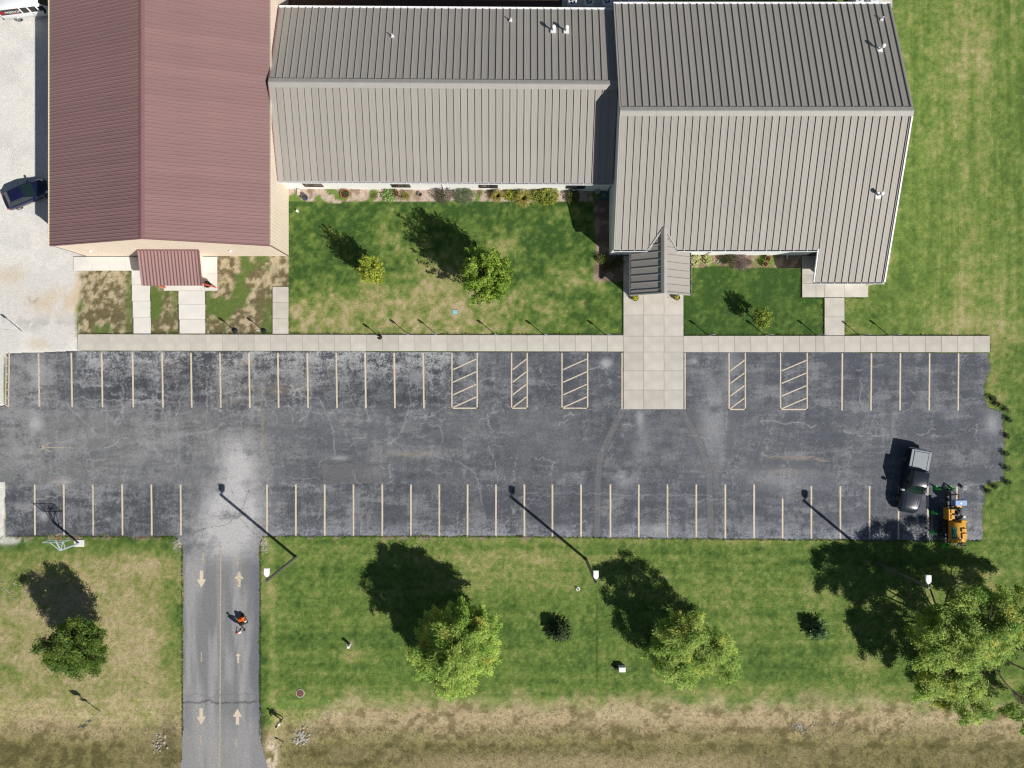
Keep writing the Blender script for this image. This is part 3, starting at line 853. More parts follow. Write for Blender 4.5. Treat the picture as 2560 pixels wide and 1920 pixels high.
# ------------------------------------------------------------------ main hall (east, grey roof)
ZR, SLP = 7.3, 1 / 3
hall = thing('church_hall', 'large pale building with the biggest grey seamed metal roof and a gabled porch', 'building', (21.3, 22.9, 0))
hx0, hx1, ry, y0, y1 = 9.05, 33.7, 22.9, 11.94, 33.86
zf = ZR - (ry - y0) * SLP; zb = ZR - (y1 - ry) * SLP
ex0, ey0 = 27.3, 9.19; ze = ZR - (ry - ey0) * SLP
mb = MB()
prism(mb, [(12.14, 0), (33.66, 0), (33.66, zb - .12), (ry, ZR - .2), (12.14, zf - .05)], hx0 + .1, hx1 - .1, 'x')
wall = mb.build('wall', M_['white_wall'], hall, rel=False, M=I4)
mb = MB()
c, s_ = math.cos(math.atan(SLP)), math.sin(math.atan(SLP))
prism(mb, [(y0, zf - .14), (y0, zf - .02), (ry, ZR - .02), (y1, zb - .02), (y1, zb - .14), (ry, ZR - .14)], hx0, ex0, 'x')
prism(mb, [(ey0, ze - .14), (ey0, ze - .02), (ry, ZR - .02), (y1, zb - .02), (y1, zb - .14), (ry, ZR - .14)], ex0, hx1, 'x')
roof = mb.build('roof', M_['grey_trim'], hall, rel=False, M=I4)
Lf = (ry - y0) / c; Lb = (y1 - ry) / c; Le = (ry - ey0) / c
panels(roof, (hx0 + .12, y0, zf), (1, 0, 0), (0, c, s_), ex0 - hx0 - .12, Lf, .608, 'seam', 'grey_roof')
panels(roof, (ex0 + .05, ey0, ze), (1, 0, 0), (0, c, s_), hx1 - ex0 - .17, Le, .608, 'seam', 'grey_roof')
panels(roof, (hx1 - .12, y1, zb), (-1, 0, 0), (0, -c, s_), hx1 - hx0 - .24, Lb, .608, 'seam', 'grey_roof')

def ridge_cap(parent, x0, x1, y, z, sl, m, w=.36, R=I4, axis='x', seg=3.05, h=.115):
    t = x0
    while t < x1 - .01:
        e = min(t + seg, x1)
        pr = [(-w, -w * sl + h - .02), (-w, -w * sl + h), (-.04, h + .012), (.04, h + .012), (w, -w * sl + h), (w, -w * sl + h - .02), (0, h - .02)]
        if axis == 'x':
            pts = [(y + a, z + b) for a, b in pr]
        else:
            pts = [(y + a, z + b) for a, b in pr]
        mb = MB(); prism(mb, pts, t + .004, e - .004, axis)
        mb.build('ridge_cap', M_[m], parent, R, rel=False)
        t = e
ridge_cap(roof, hx0 + .01, hx1 + .02, ry, ZR, SLP, 'grey_trim', .40)
def rake(parent, x, pts, m, R=I4, w=.12, t=.10):
    """trim along a gable edge: pts are (y,z) pairs"""
    mb = MB()
    for (ya, za), (yb, zb_) in zip(pts[:-1], pts[1:]):
        prism(mb, [(ya, za - .16), (ya, za + t), (yb, zb_ + t), (yb, zb_ - .16)], x - w / 2, x + w / 2, 'x')
    return mb.build('rake_trim', M_[m], parent, R, rel=False)
rake(hall, hx0 + .05, [(y0, zf), (ry, ZR)], 'grey_trim'); rake(hall, hx0 + .05, [(ry, ZR), (y1, zb)], 'grey_trim')
rake(hall, hx1 - .05, [(ey0, ze), (ry, ZR)], 'white_paint'); rake(hall, hx1 - .05, [(ry, ZR), (y1, zb)], 'grey_trim')
rake(hall, ex0 - .02, [(ey0, ze), (y0 + .1, zf + .03)], 'white_paint', w=.10, t=.06)
gutter(hall, hx0 + .05, 12.1, y0, zf + .01, -1); gutter(hall, 14.75, ex0 - .08, y0, zf + .01, -1)
gutter(hall, ex0, hx1, ey0, ze + .01, -1); gutter(hall, hx0, hx1, y1, zb + .01, 1, dp=.05, w=.17)
# covered porch at the east end
MB().box(29.7, 33.45, 9.42, 12.1, .05, ze - .12).build('porch_room', M_['white_wall'], hall, rel=False, M=I4)
MB().box(33.40, 33.60, 9.28, 9.50, .1, ze - .1, bev=.01).build('post', M_['white_paint'], hall, rel=False, M=I4)
MB().box(27.35, 33.60, 9.30, 9.48, ze - .42, ze - .10).build('beam', M_['white_wall'], hall, rel=False, M=I4)
mb = MB(); prism(mb, [(9.4, ze - .3), (9.4, ze - .1), (12.1, zf - .02), (12.1, zf - .3)], 27.38, 27.46, 'x'); mb.build('beam', M_['white_wall'], hall, rel=False, M=I4)
mb = MB(); prism(mb, [(9.4, ze - .3), (9.4, ze - .1), (12.1, zf - .02), (12.1, zf - .3)], 33.50, 33.58, 'x'); mb.build('beam', M_['white_wall'], hall, rel=False, M=I4)
d_ = MB().box(27.7, 29.5, 12.06, 12.12, .12, 2.3).build('door', M_['dark_frame'], hall, rel=False, M=I4)
MB().box(27.85, 28.52, 12.03, 12.055, .5, 2.1).build('pane', M_['glass'], d_, rel=False, M=I4)
MB().box(28.68, 29.35, 12.03, 12.055, .5, 2.1).build('pane', M_['glass'], d_, rel=False, M=I4)
downspout(hall, 18.2, 12.14, zf); downspout(hall, 25.9, 12.14, zf)
# gabled entrance porch
pz, px_, pw, pf, psl = 4.29, 13.42, 2.66, 8.02, 0.58
pc, ps = math.cos(math.atan(psl)), math.sin(math.atan(psl))
pze = pz - pw * psl
mb = MB()
prism(mb, [(px_ - pw, pze - .14), (px_ - pw, pze - .02), (px_, pz - .02), (px_ + pw, pze - .02), (px_ + pw, pze - .14), (px_, pz - .14)], pf, 13.75, 'y')
proof = mb.build('porch_roof', M_['grey_trim'], hall, rel=False, M=I4)
panels(proof, (px_ + pw, pf + .1, pze), (0, 1, 0), (-pc, 0, ps), 5.6, pw / pc, .66, 'seam', 'grey_roof')
panels(proof, (px_ - pw, pf + 5.7, pze), (0, -1, 0), (pc, 0, ps), 5.6, pw / pc, .66, 'seam', 'grey_roof')
ridge_cap(proof, pf + .01, 13.8, px_, pz, psl, 'grey_trim', .28, axis='y', seg=9)
mb = MB()
for sg in (-1, 1):
    prism(mb, [(px_, pz - .16), (px_, pz + .09), (px_ + sg * pw, pze + .09), (px_ + sg * pw, pze - .16)], pf - .02, pf + .08, 'y')
mb.build('rake_trim', M_['grey_trim'], hall, rel=False, M=I4)
gutter(hall, pf, 11.9, px_ - pw, pze + .01, -1, 'grey_trim', axis='y', strap=1.32, w=.10); gutter(hall, pf, 11.9, px_ + pw, pze + .01, 1, 'grey_trim', axis='y', strap=1.32, w=.10)
mb = MB(); prism(mb, [(px_ - 2.3, pze - .1), (px_ - 2.3, pze + .02), (px_, pz - .2), (px_ + 2.3, pze + .02), (px_ + 2.3, pze - .1)], pf + .12, pf + .2, 'y'); mb.build('gable_board', M_['white_wall'], hall, rel=False, M=I4)
for sg in (-1, 1):
    for yy in (8.35, 11.2):
        MB().box(px_ + sg * 2.25 - .11, px_ + sg * 2.25 + .11, yy - .11, yy + .11, .1, pze - .1, bev=.01).build('post', M_['white_paint'], hall, rel=False, M=I4)
    # valley flashing where porch and main roof meet
    t0 = Vector((px_, 13.72, 4.34)); t1 = Vector((px_ + sg * 1.22, 11.96, 3.71))
    mb = MB(); n = Vector((0, 0, .012)); off = Vector((sg * .14, .0, .0))
    mb.add([t0 + n, t1 + n, t1 + off + n, t0 + off + n], [(0, 1, 2, 3)] if sg > 0 else [(3, 2, 1, 0)])
    mb.build('valley_flashing', mat('bright_flashing', (0.36, 0.35, 0.33), .5, .3), proof, rel=False, M=I4)
MB().box(px_ - 2.34, px_ - 2.24, 8.5, 12.1, .08, pze - .1).build('porch_wall', M_['white_wall'], hall, rel=False, M=I4)
d_ = MB().box(12.4, 14.4, 12.08, 12.15, .12, 2.4).build('door', M_['dark_frame'], hall, rel=False, M=I4)
for cx in (12.9, 13.9):
    MB().box(cx - .36, cx + .36, 12.05, 12.075, .5, 2.2).build('pane', M_['glass'], d_, rel=False, M=I4)

# ------------------------------------------------------------------ classroom wing (middle, grey roof)
RW = Matrix.Translation(Vector((-21, 25.9, 0))) @ Matrix.Rotation(math.radians(-0.40), 4, 'Z') @ Matrix.Translation(Vector((21, -25.9, 0)))
wing = thing('classroom_wing', 'long low white building with grey seamed roof between maroon roof and large grey roof', 'building', (-6, 25.9, 0))
wx0, wx1, wr, wy0, wy1, wR = -21.0, 9.1, 25.95, 18.20, 33.80, 5.8
wz = wR - (wr - wy0) * SLP; wzb = wR - (wy1 - wr) * SLP
mb = MB(); prism(mb, [(18.40, 0), (33.6, 0), (33.6, wzb - .1), (wr, wR - .2), (18.40, wz - .06)], wx0 + .02, wx1 - .05, 'x')
mb.build('wall', M_['white_wall'], wing, RW, rel=False)
mb = MB(); prism(mb, [(wy0, wz - .14), (wy0, wz - .02), (wr, wR - .02), (wy1, wzb - .02), (wy1, wzb - .14), (wr, wR - .14)], wx0, wx1, 'x')
wroof = mb.build('roof', M_['grey_trim'], wing, RW, rel=False)
panels(wroof, (wx0 + .05, wy0, wz), (1, 0, 0), (0, c, s_), wx1 - wx0 - .1, (wr - wy0) / c, .612, 'seam', 'grey_roof', RW)
panels(wroof, (wx1 - .05, wy1, wzb), (-1, 0, 0), (0, -c, s_), wx1 - wx0 - .1, (wy1 - wr) / c, .612, 'seam', 'grey_roof', RW)
ridge_cap(wroof, wx0 + .05, wx1 - .02, wr, wR, SLP, 'grey_trim', .40, RW)
rake(wing, wx0 + .04, [(wy0, wz), (wr, wR)], 'dark_trim', RW, .08); rake(wing, wx0 + .04, [(wr, wR), (wy1, wzb)], 'dark_trim', RW, .08)
gutter(wing, wx0 + .02, wx1 - .1, wy0, wz + .01, -1, R=RW); gutter(wing, wx0 + .02, wx1 - .1, wy1, wzb + .01, 1, R=RW, w=.17, dp=.05)
for u in (794, 1009, 1223.5, 1437):
    window(wing, (u - 1280) * PX, 18.40, .85, 2.25, 1.75, RW)
for u in (741, 1112, 1492):
    downspout(wing, (u - 1280) * PX, 18.40, wz, RW)

# ------------------------------------------------------------------ gymnasium (west, maroon roof)
gym = thing('gymnasium', 'tall beige metal building with maroon ribbed roof beside the gravel yard', 'building', (-30.5, 26, 0))
gx0, gx1, gy0, gy1, gE, gR, grx = -40.0, -21.05, 12.06, 44.0, 5.4, 8.5, -30.5
gs = (gR - gE) / (gx1 - grx)
gc, gsn = math.cos(math.atan(gs)), math.sin(math.atan(gs))
mb = MB(); prism(mb, [(gx0, 0), (gx1, 0), (gx1, gE - .08), (grx, gR - .12), (gx0, gE - .08)], gy0, gy1, 'y')
gw = mb.build('wall', M_['beige'], gym, rel=False, M=I4)
mb = MB(); prism(mb, [(gx0 - .05, gE - .10), (gx0 - .05, gE - .02), (grx, gR - .02), (gx1 + .05, gE - .02), (gx1 + .05, gE - .10), (grx, gR - .10)], gy0 - .06, gy1, 'y')
groof = mb.build('roof', M_['dark_trim'], gym, rel=False, M=I4)
GL = (gx1 + .05 - grx) / gc
panels(groof, (gx1 + .05, gy0 - .05, gE), (0, 1, 0), (-gc, 0, gsn), gy1 - gy0, GL, .914, 'rib', 'dark_roof')
panels(groof, (gx0 - .05, gy1 - .05, gE), (0, -1, 0), (gc, 0, gsn), gy1 - gy0, (grx - gx0 + .05) / gc, .914, 'rib', 'dark_roof')
ridge_cap(groof, gy0 - .06, gy1, grx, gR, gs, 'dark_trim', .24, axis='y', seg=3.05, h=.05)
mb = MB()
for sg, xe in ((-1, gx0 - .05), (1, gx1 + .05)):
    prism(mb, [(grx, gR - .18), (grx, gR + .05), (xe, gE + .05), (xe, gE - .18)], gy0 - .10, gy0 - .035, 'y')
mb.build('rake_trim', M_['dark_trim'], gym, rel=False, M=I4)
gutter(gym, gy0, gy1, gx0 - .06, gE, -1, 'cream', axis='y', strap=.914, w=.11); gutter(gym, gy0, gy1, gx1 + .06, gE, 1, 'cream', axis='y', strap=.914, w=.07)
# ribbed siding, sheet by sheet
def siding(x0, x1, fz, y=None, xw=None):
    """vertical ribbed sheet between x0 and x1; fz gives the top"""
    n = 3; w = x1 - x0
    pr = []
    for i in range(n):
        a = w / n * i
        pr += [(a, 0), (a + .02, .022), (a + .05, .022), (a + .07, 0)]
    pr.append((w - .004, 0))
    vs, fs = [], []
    for (a, d) in pr:
        for z in (.02, fz(x0 + a) - .10):
            vs.append((x0 + a, y - d - .004, z) if y is not None else (xw + d + .004, x0 + a, z))
    for i in range(len(pr) - 1):
        fs.append((2 * i, 2 * i + 2, 2 * i + 3, 2 * i + 1))
    MB().add(vs, fs).build('siding_sheet', M_['beige'], gw, rel=False, M=I4)
x = gx0 + .02
while x < gx1 - .05:
    e = min(x + .914, gx1 - .02)
    siding(x, e, lambda t: gR - abs(t - grx) * gs - .02, y=gy0)
    x = e
yv = gy0 + .02
while yv < 40:
    siding(yv, yv + .914, lambda t: gE, xw=gx1)
    yv += .914
MB().box(gx1 - .02, gx1 + .05, gy0 - .05, gy0 + .02, 0, gE - .1).build('corner_trim', M_['dark_trim'], gym, rel=False, M=I4)
MB().box(gx0 - .05, gx0 + .02, gy0 - .05, gy0 + .02, 0, gE - .1).build('corner_trim', M_['dark_trim'], gym, rel=False, M=I4)
# entrance canopy: lean-to roof on red posts
a = P(345, 622, 3.3); b = P(492, 622, 3.3); e_ = P(500, 714, 2.6)
cx0, cx1, cyb, cyf = a.x, b.x + .12, gy0 - .03, e_.y
cz1, cz0 = 3.35, 2.65
cl = math.hypot(cyb - cyf, cz1 - cz0)
dv = Vector((0, cyb - cyf, cz1 - cz0)) / cl
mb = MB(); prism(mb, [(cyf, cz0 - .12), (cyf, cz0 - .015), (cyb, cz1 - .015), (cyb, cz1 - .12)], cx0, cx1, 'x')
can = mb.build('canopy_roof', M_['dark_trim'], gym, rel=False, M=I4)
panels(can, (cx0, cyf, cz0), (1, 0, 0), dv, cx1 - cx0, cl, .305, 'wave', 'dark_roof')
MB().box(cx0, cx1, cyb - .12, cyb, cz1 - .06, cz1 + .07).build('head_flashing', M_['dark_trim'], can, rel=False, M=I4)
mb = MB(); prism(mb, [(cyf, cz0 - .13), (cyf, cz0 + .05), (cyb, cz1 + .05), (cyb, cz1 - .13)], cx1 - .005, cx1 + .07, 'x'); mb.build('rake_trim', M_['dark_trim'], can, rel=False, M=I4)
M_['red_paint'] = mat('red_painted_steel', (0.60, 0.10, 0.045), .5, .3)
for (u, v) in ((416, 720), (541, 719)):
    q = P(u, v)
    MB().tube([(q.x, q.y, .11), (min(q.x, cx1 - .1), q.y + .05, cz0 - .12)], .065, 4).build('post', M_['red_paint'], gym, rel=False, M=I4)
vx = -29.1
mb = MB(); prism(mb, [(cyf + .9, .1), (cyf + .9, cz0 + .08), (gy0 - .02, cz1 - .14), (gy0 - .02, .1)], vx - .1, vx, 'x'); mb.build('vestibule_wall', M_['beige'], gym, rel=False, M=I4)
mb = MB(); mb.box(cx0 + 1.4, vx - .1, cyf + .9, cyf + 1.0, .1, cz0); mb.box(cx0 + 1.3, cx0 + 1.4, cyf + .9, gy0 - .02, .1, cz0); mb.build('vestibule_wall', M_['beige'], gym, rel=False, M=I4)
for u in (275, 609):
    q = P(u, 640)
    MB().box(q.x - .1, q.x + .1, gy0 - .22, gy0 - .03, 3.0, 3.18, bev=.03).build('wall_light', M_['white_paint'], gym, rel=False, M=I4)

# roof vents
M_['vent_white'] = mat('white_vent', (0.82, 0.82, 0.80), .5, .3, var=.02)
def vent(parent, u, v, base_z, slope_dir, R=I4, big=True):
    q = P(u, v, base_z + (.5 if big else .3))
    zz = base_z
    mb = MB()
    if big:
        mb.lathe([(.085, -.05), (.085, .62)], 14, (q.x, q.y, zz))
        o = mb.build('roof_vent', M_['vent_white'], parent, R, smooth=False, rel=False)
        MB().lathe([(.10, .56), (.165, .60), (.165, .80), (.12, .86), (.02, .88)], 16, (q.x, q.y, zz)).build('cap', M_['vent_white'], o, R, rel=False)
    else:
        mb.lathe([(.05, -.05), (.05, .42), (.035, .42)], 10, (q.x, q.y, zz))
        o = mb.build('vent_pipe', M_['vent_white'], parent, R, rel=False)
    w = .24 if big else .13
    sgn = slope_dir
    t = SLP * sgn
    mb = MB(); pts = [(-w, -w), (w, -w), (w, w), (-w, w)]
    vs = [(q.x + a, q.y + b, zz + .085 + b * t) for a, b in pts] + [(q.x + a, q.y + b, zz - .01 + b * t) for a, b in pts]
    mb.add(vs, [(0, 1, 2, 3), (1, 0, 4, 5), (2, 1, 5, 6), (3, 2, 6, 7), (0, 3, 7, 4)])
    mb.build('flashing', M_['vent_white'], o, R, rel=False)

def hz(y): return ZR - abs(y - ry) * SLP
def wzz(y): return wR - abs(y - wr) * SLP
for (par, u, v, f, d, bg) in ((wing, 1384, 70, wzz, -1, 1), (wing, 1417, 71, wzz, -1, 1), (wing, 980, 87, wzz, -1, 0), (wing, 1277, 47, wzz, -1, 0), (hall, 2206, 117, hz, -1, 1), (hall, 2202, 485, hz, 1, 1), (hall, 2208, 44, hz, -1, 0)):
    z = 5.0
    for _ in range(4):
        q = P(u, v, z + .5); z = f(q.y)
    vent(par, u, v, z, d, I4, bool(bg))
# ------------------------------------------------------------------ trees and plants
def leaf_cloud(cent, size, aspect, cols, rng, up=0.9, dirs=None, jit=0.25):
    """one small diamond leaf per centre; dirs gives the way each leaf points"""
    n = len(cent)
    nr = rng.normal(size=(n, 3)); nr[:, 2] = np.abs(nr[:, 2]) + up
    nr /= np.linalg.norm(nr, axis=1)[:, None]
    t = rng.normal(size=(n, 3)) if dirs is None else dirs + rng.normal(size=(n, 3)) * jit
    t -= (t * nr).sum(1)[:, None] * nr
    t /= np.linalg.norm(t, axis=1)[:, None] + 1e-9
    b = np.cross(nr, t)
    s = (size * rng.uniform(.65, 1.3, n))[:, None]
    w = s * aspect
    v = np.stack([cent - t * s * .5, cent + b * w * .5 - t * s * .05, cent + t * s * .5, cent - b * w * .5 - t * s * .05], 1).reshape(-1, 3)
    f = np.arange(4 * n).reshape(n, 4)
    c = np.repeat(cols, 4, axis=0)
    return v, f, c

def ellipsoid_pts(n, c, r, rng, shell=0.55):
    d = rng.normal(size=(n, 3)); d /= np.linalg.norm(d, axis=1)[:, None]
    k = rng.random(n) ** (1 / 3)
    k = shell + (1 - shell) * k if shell else k
    return np.array(c) + d * k[:, None] * np.array(r), d

def make_tree(name, label, base, blobs, n_clump, per, leaf, aspect, col_a, col_b, col_c=None, trunk_r=.12, seed=1, clump_r=.34, droop=0.0, shoot=0.0, group=None, up=.5, limb=None, stems=1, thin=0.0):
    rng = np.random.default_rng(seed)
    t = thing(name, label, 'tree', base, 0, group)
    mb = MB()
    top = max(b[2] for b in blobs)
    for sidx in range(stems):
        ang = 2 * math.pi * sidx / max(stems, 1)
        ox, oy = (0, 0) if stems == 1 else (.25 * math.cos(ang), .25 * math.sin(ang))
        zt = (min(b[2] for b in blobs)) * .9
        tr = [(ox * k, oy * k, zz) for k, zz in ((1, -.1), (1.1, zt * .4), (1.6, zt))]
        mb.tube(tr, [trunk_r * 1.25, trunk_r, trunk_r * .8], 8)
    hub = Vector((0, 0, zt))
    for bl in blobs:
        c = Vector(bl[:3])
        lim = c - hub
        mid = hub + lim * .5 + Vector((rng.normal() * .15, rng.normal() * .15, .15))
        mb.tube([hub - Vector((0, 0, .3)), mid, c], [trunk_r * .6, trunk_r * .4, trunk_r * .15], 6)
        for _ in range(limb if limb is not None else 7):
            p, _d = ellipsoid_pts(1, bl[:3], [q * .92 for q in bl[3:6]], rng, .7)
            m2 = mid.lerp(c, rng.random())
            e = Vector(p[0])
            mb.tube([m2, m2.lerp(e, .5) + Vector((0, 0, .15)), e], [trunk_r * .28, trunk_r * .18, .012], 5)
    mb.build('trunk', M_['bark'], t)
    vol = np.array([b[3] * b[4] * b[5] for b in blobs]) ** .67
    share = vol / vol.sum()
    C, D, K = [], [], []
    for bl, sh in zip(blobs, share):
        nc = max(4, int(n_clump * sh))
        cc, dd = ellipsoid_pts(nc, bl[:3], bl[3:6], rng, .45)
        tone = rng.random(nc)
        for i in range(nc):
            m = int(per * rng.uniform(.5, 1.5))
            if thin and rng.random() < thin: m = int(m * .3)
            if droop:
                st_ = rng.uniform(0, 1, m)
                out = dd[i] * [1, 1, 0] + rng.normal(size=3) * [.25, .25, 0]
                p = cc[i] + rng.normal(size=(m, 3)) * (clump_r * (1 - .55 * st_))[:, None] * [1, 1, .7]
                p = p + out * (st_ * 1.0 * droop)[:, None] + np.array([0, 0, 1]) * ((.5 * st_ - 1.1 * st_ ** 2) * droop)[:, None]
                dr = out * 1.2 + np.stack([0 * st_, 0 * st_, .5 - 2.0 * st_], 1)
            elif shoot:
                st_ = rng.uniform(0, 1, m)
                ax_ = dd[i] * .55 + np.array([0, 0, .75])
                p = cc[i] + ax_ * ((st_ - .5) * shoot)[:, None] + rng.normal(size=(m, 3)) * clump_r * (.75 - .4 * st_)[:, None]
                dr = rng.normal(size=(m, 3))
            else:
                p = cc[i] + rng.normal(size=(m, 3)) * clump_r * [1, 1, .7]
                dr = rng.normal(size=(m, 3))
            C.append(p); D.append(dr)
            base_c = np.array(col_a) * (1 - tone[i]) + np.array(col_b) * tone[i]
            if col_c is not None and rng.random() < .10: base_c = np.array(col_c)
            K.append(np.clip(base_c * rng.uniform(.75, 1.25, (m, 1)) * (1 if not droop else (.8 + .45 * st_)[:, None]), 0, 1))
    C, D, K = np.concatenate(C), np.concatenate(D), np.concatenate(K)
    v, f, c = leaf_cloud(C, leaf, aspect, K, rng, up, D, .45)
    o = bpy.data.objects.new('crown', arr_mesh('crown', v, f, M_['leaf'], c))
    put(o, t, WM[t])
    return t

def dpt(x, y):       # point of the 2212-wide view of the photo
    return P(x * 1.15732, y * 1.15732)

def crown(h0, h1, r, n, seed, flat=1.0):
    """a cluster of overlapping lobes forming an uneven crown"""
    rg = np.random.default_rng(seed)
    L_ = [(0, 0, (h0 + h1) / 2, r * .72, r * .72 * flat, (h1 - h0) / 2)]
    for i in range(n):
        a = 2 * math.pi * (i + rg.uniform(-.3, .3)) / n
        zz = h0 + (h1 - h0) * rg.uniform(.25, .62)
        q = r * rg.uniform(.48, .68)
        L_.append((q * math.cos(a), q * math.sin(a) * flat, zz, r * rg.uniform(.32, .5), r * rg.uniform(.32, .5), (h1 - h0) * rg.uniform(.2, .32)))
    return L_

make_tree('young_maple', 'slim young tree with yellow-green leaves on the lawn below the long low roof', dpt(817, 596), crown(1.3, 5.9, 1.05, 6, 3, 1.15), 190, 44, .135, .75,
          (0.27, 0.34, 0.035), (0.46, 0.51, 0.08), trunk_r=.06, seed=4, clump_r=.15, shoot=1.0, up=.35)
make_tree('maple_tree', 'larger round bright green tree on the lawn below the long low roof', dpt(1051, 609), crown(1.5, 8.3, 2.35, 9, 8, 1.12), 430, 62, .15, .75,
          (0.15, 0.27, 0.03), (0.36, 0.48, 0.07), trunk_r=.11, seed=9, clump_r=.17, shoot=1.3, up=.35)
make_tree('small_tree', 'small round green tree on the short lawn east of the entrance walk', dpt(1629, 690), crown(.9, 3.1, 1.0, 6, 13), 90, 24, .14, .75,
          (0.17, 0.27, 0.035), (0.36, 0.43, 0.07), trunk_r=.05, seed=14, clump_r=.15, shoot=.5, up=.4)
make_tree('oak_tree', 'dense dark green round tree on the dry lawn west of the drive', dpt(219, 1366), crown(1.5, 7.2, 2.65, 11, 18, .92), 360, 120, .135, .7,
          (0.06, 0.13, 0.018), (0.18, 0.26, 0.04), trunk_r=.16, seed=19, clump_r=.21, up=.6)
wa = crown(1.6, 8.8, 3.1, 10, 23, 1.25)
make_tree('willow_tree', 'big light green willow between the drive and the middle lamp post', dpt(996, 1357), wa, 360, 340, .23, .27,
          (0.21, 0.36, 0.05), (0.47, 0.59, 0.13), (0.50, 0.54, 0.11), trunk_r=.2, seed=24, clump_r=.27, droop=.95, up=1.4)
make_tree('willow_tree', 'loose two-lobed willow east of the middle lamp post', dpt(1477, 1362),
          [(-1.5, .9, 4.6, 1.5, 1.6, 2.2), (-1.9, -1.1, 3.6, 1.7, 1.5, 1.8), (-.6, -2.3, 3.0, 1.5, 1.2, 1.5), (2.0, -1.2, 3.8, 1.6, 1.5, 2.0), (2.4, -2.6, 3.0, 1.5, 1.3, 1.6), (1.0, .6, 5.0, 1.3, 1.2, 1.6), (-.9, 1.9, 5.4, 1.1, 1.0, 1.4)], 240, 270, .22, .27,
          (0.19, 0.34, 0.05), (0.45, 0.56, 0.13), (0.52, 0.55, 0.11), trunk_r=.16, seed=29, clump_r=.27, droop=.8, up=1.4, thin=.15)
def bw(x, y, z, r, rz):   # lobe of the big willow from its place in the photo
    q = P(x * 1.15732, y * 1.15732, z) - BWB
    return (q.x, q.y, z, r, r, rz)
BWB = dpt(2085, 1385)
BWB = Vector((BWB.x, BWB.y, 0))
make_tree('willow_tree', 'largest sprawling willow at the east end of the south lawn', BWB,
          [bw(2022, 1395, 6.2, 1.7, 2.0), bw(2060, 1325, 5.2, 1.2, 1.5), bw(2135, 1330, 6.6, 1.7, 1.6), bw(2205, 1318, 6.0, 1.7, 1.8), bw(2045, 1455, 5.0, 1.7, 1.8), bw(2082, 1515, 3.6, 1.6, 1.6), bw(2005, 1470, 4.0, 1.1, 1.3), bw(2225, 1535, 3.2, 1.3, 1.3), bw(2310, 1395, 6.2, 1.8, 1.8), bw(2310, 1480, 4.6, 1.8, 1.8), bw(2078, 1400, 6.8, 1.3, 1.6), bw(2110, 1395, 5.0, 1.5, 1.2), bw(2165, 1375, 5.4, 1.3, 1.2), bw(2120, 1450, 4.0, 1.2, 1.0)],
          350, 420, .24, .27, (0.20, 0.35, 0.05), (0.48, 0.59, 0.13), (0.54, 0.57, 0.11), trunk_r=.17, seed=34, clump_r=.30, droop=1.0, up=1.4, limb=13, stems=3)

def conifer(label, base, h, r, seed, col):
    rng = np.random.default_rng(seed)
    t = thing('young_spruce', label, 'tree', base, 0, 'young evergreens on the south lawn')
    MB().tube([(0, 0, -.05), (0, 0, h * .6), (0, 0, h)], [.05, .03, .008], 6).build('trunk', M_['bark'], t)
    C, D, K = [], [], []
    for z in np.arange(.15, h, .16):
        rr = r * (1 - z / h) ** .8
        nb = int(8 + 22 * rr)
        for i in range(nb):
            a = rng.uniform(0, 2 * math.pi)
            d = np.array([math.cos(a), math.sin(a), .12])
            s = np.arange(.05, rr * rng.uniform(.7, 1.15), .045)
            if len(s) == 0: continue
            p = np.array([0, 0, z]) + d * s[:, None] + rng.normal(size=(len(s), 3)) * .02
            C.append(p); D.append(np.tile(d * 1.2, (len(s), 1)))
            K.append(np.array(col) * rng.uniform(.6, 1.4, (len(s), 1)))
    v, f, c = leaf_cloud(np.concatenate(C), .20, .45, np.concatenate(K), rng, .5, np.concatenate(D), .5)
    put(bpy.data.objects.new('crown', arr_mesh('crown', v, f, M_['leaf'], c)), t, WM[t])
conifer('young dark spruce with a dry ring of mulch on the south lawn', P(1398, 1572), 2.0, 1.35, 41, (0.085, 0.125, 0.045))
conifer('young blue-green spruce near the largest willow', P(2038, 1570), 1.9, 1.25, 43, (0.15, 0.25, 0.09))

def shrub(name, label, uv, r, h, col_a, col_b, n=70, per=16, leaf=.10, aspect=.6, seed=1, cat='shrub', clump=.09, group=None, z=0.0, squash=1.0):
    rng = np.random.default_rng(seed)
    q = P(uv[0], uv[1], h * .6)
    cc, dd = ellipsoid_pts(n, (0, 0, h * .5), (r, r * squash, h * .5), rng, .5)
    C = np.concatenate([c_ + rng.normal(size=(per, 3)) * clump for c_ in cc])
    C[:, 2] = np.maximum(C[:, 2], .02)
    tt = rng.random(n)[:, None]
    K = 1.45 * np.repeat(np.array(col_a) * (1 - tt) + np.array(col_b) * tt, per, 0) * rng.uniform(.75, 1.25, (n * per, 1))
    v, f, c = leaf_cloud(C, leaf, aspect, np.clip(K, 0, 1), rng, .5)
    # woody stems inside
    mb = MB()
    for i in range(9):
        e = cc[i % n]
        mb.tube([(0, 0, 0), (e[0] * .4, e[1] * .4, e[2] * .6), tuple(e)], [.018, .012, .004], 4)
    me = arr_mesh(name, v, f, M_['leaf'], c)
    o = put(bpy.data.objects.new(name, me), None, Matrix.Translation(Vector((q.x, q.y, z))))
    tag(o, label, cat, group)
    mb.build('stem', M_['bark'], o)
    return o

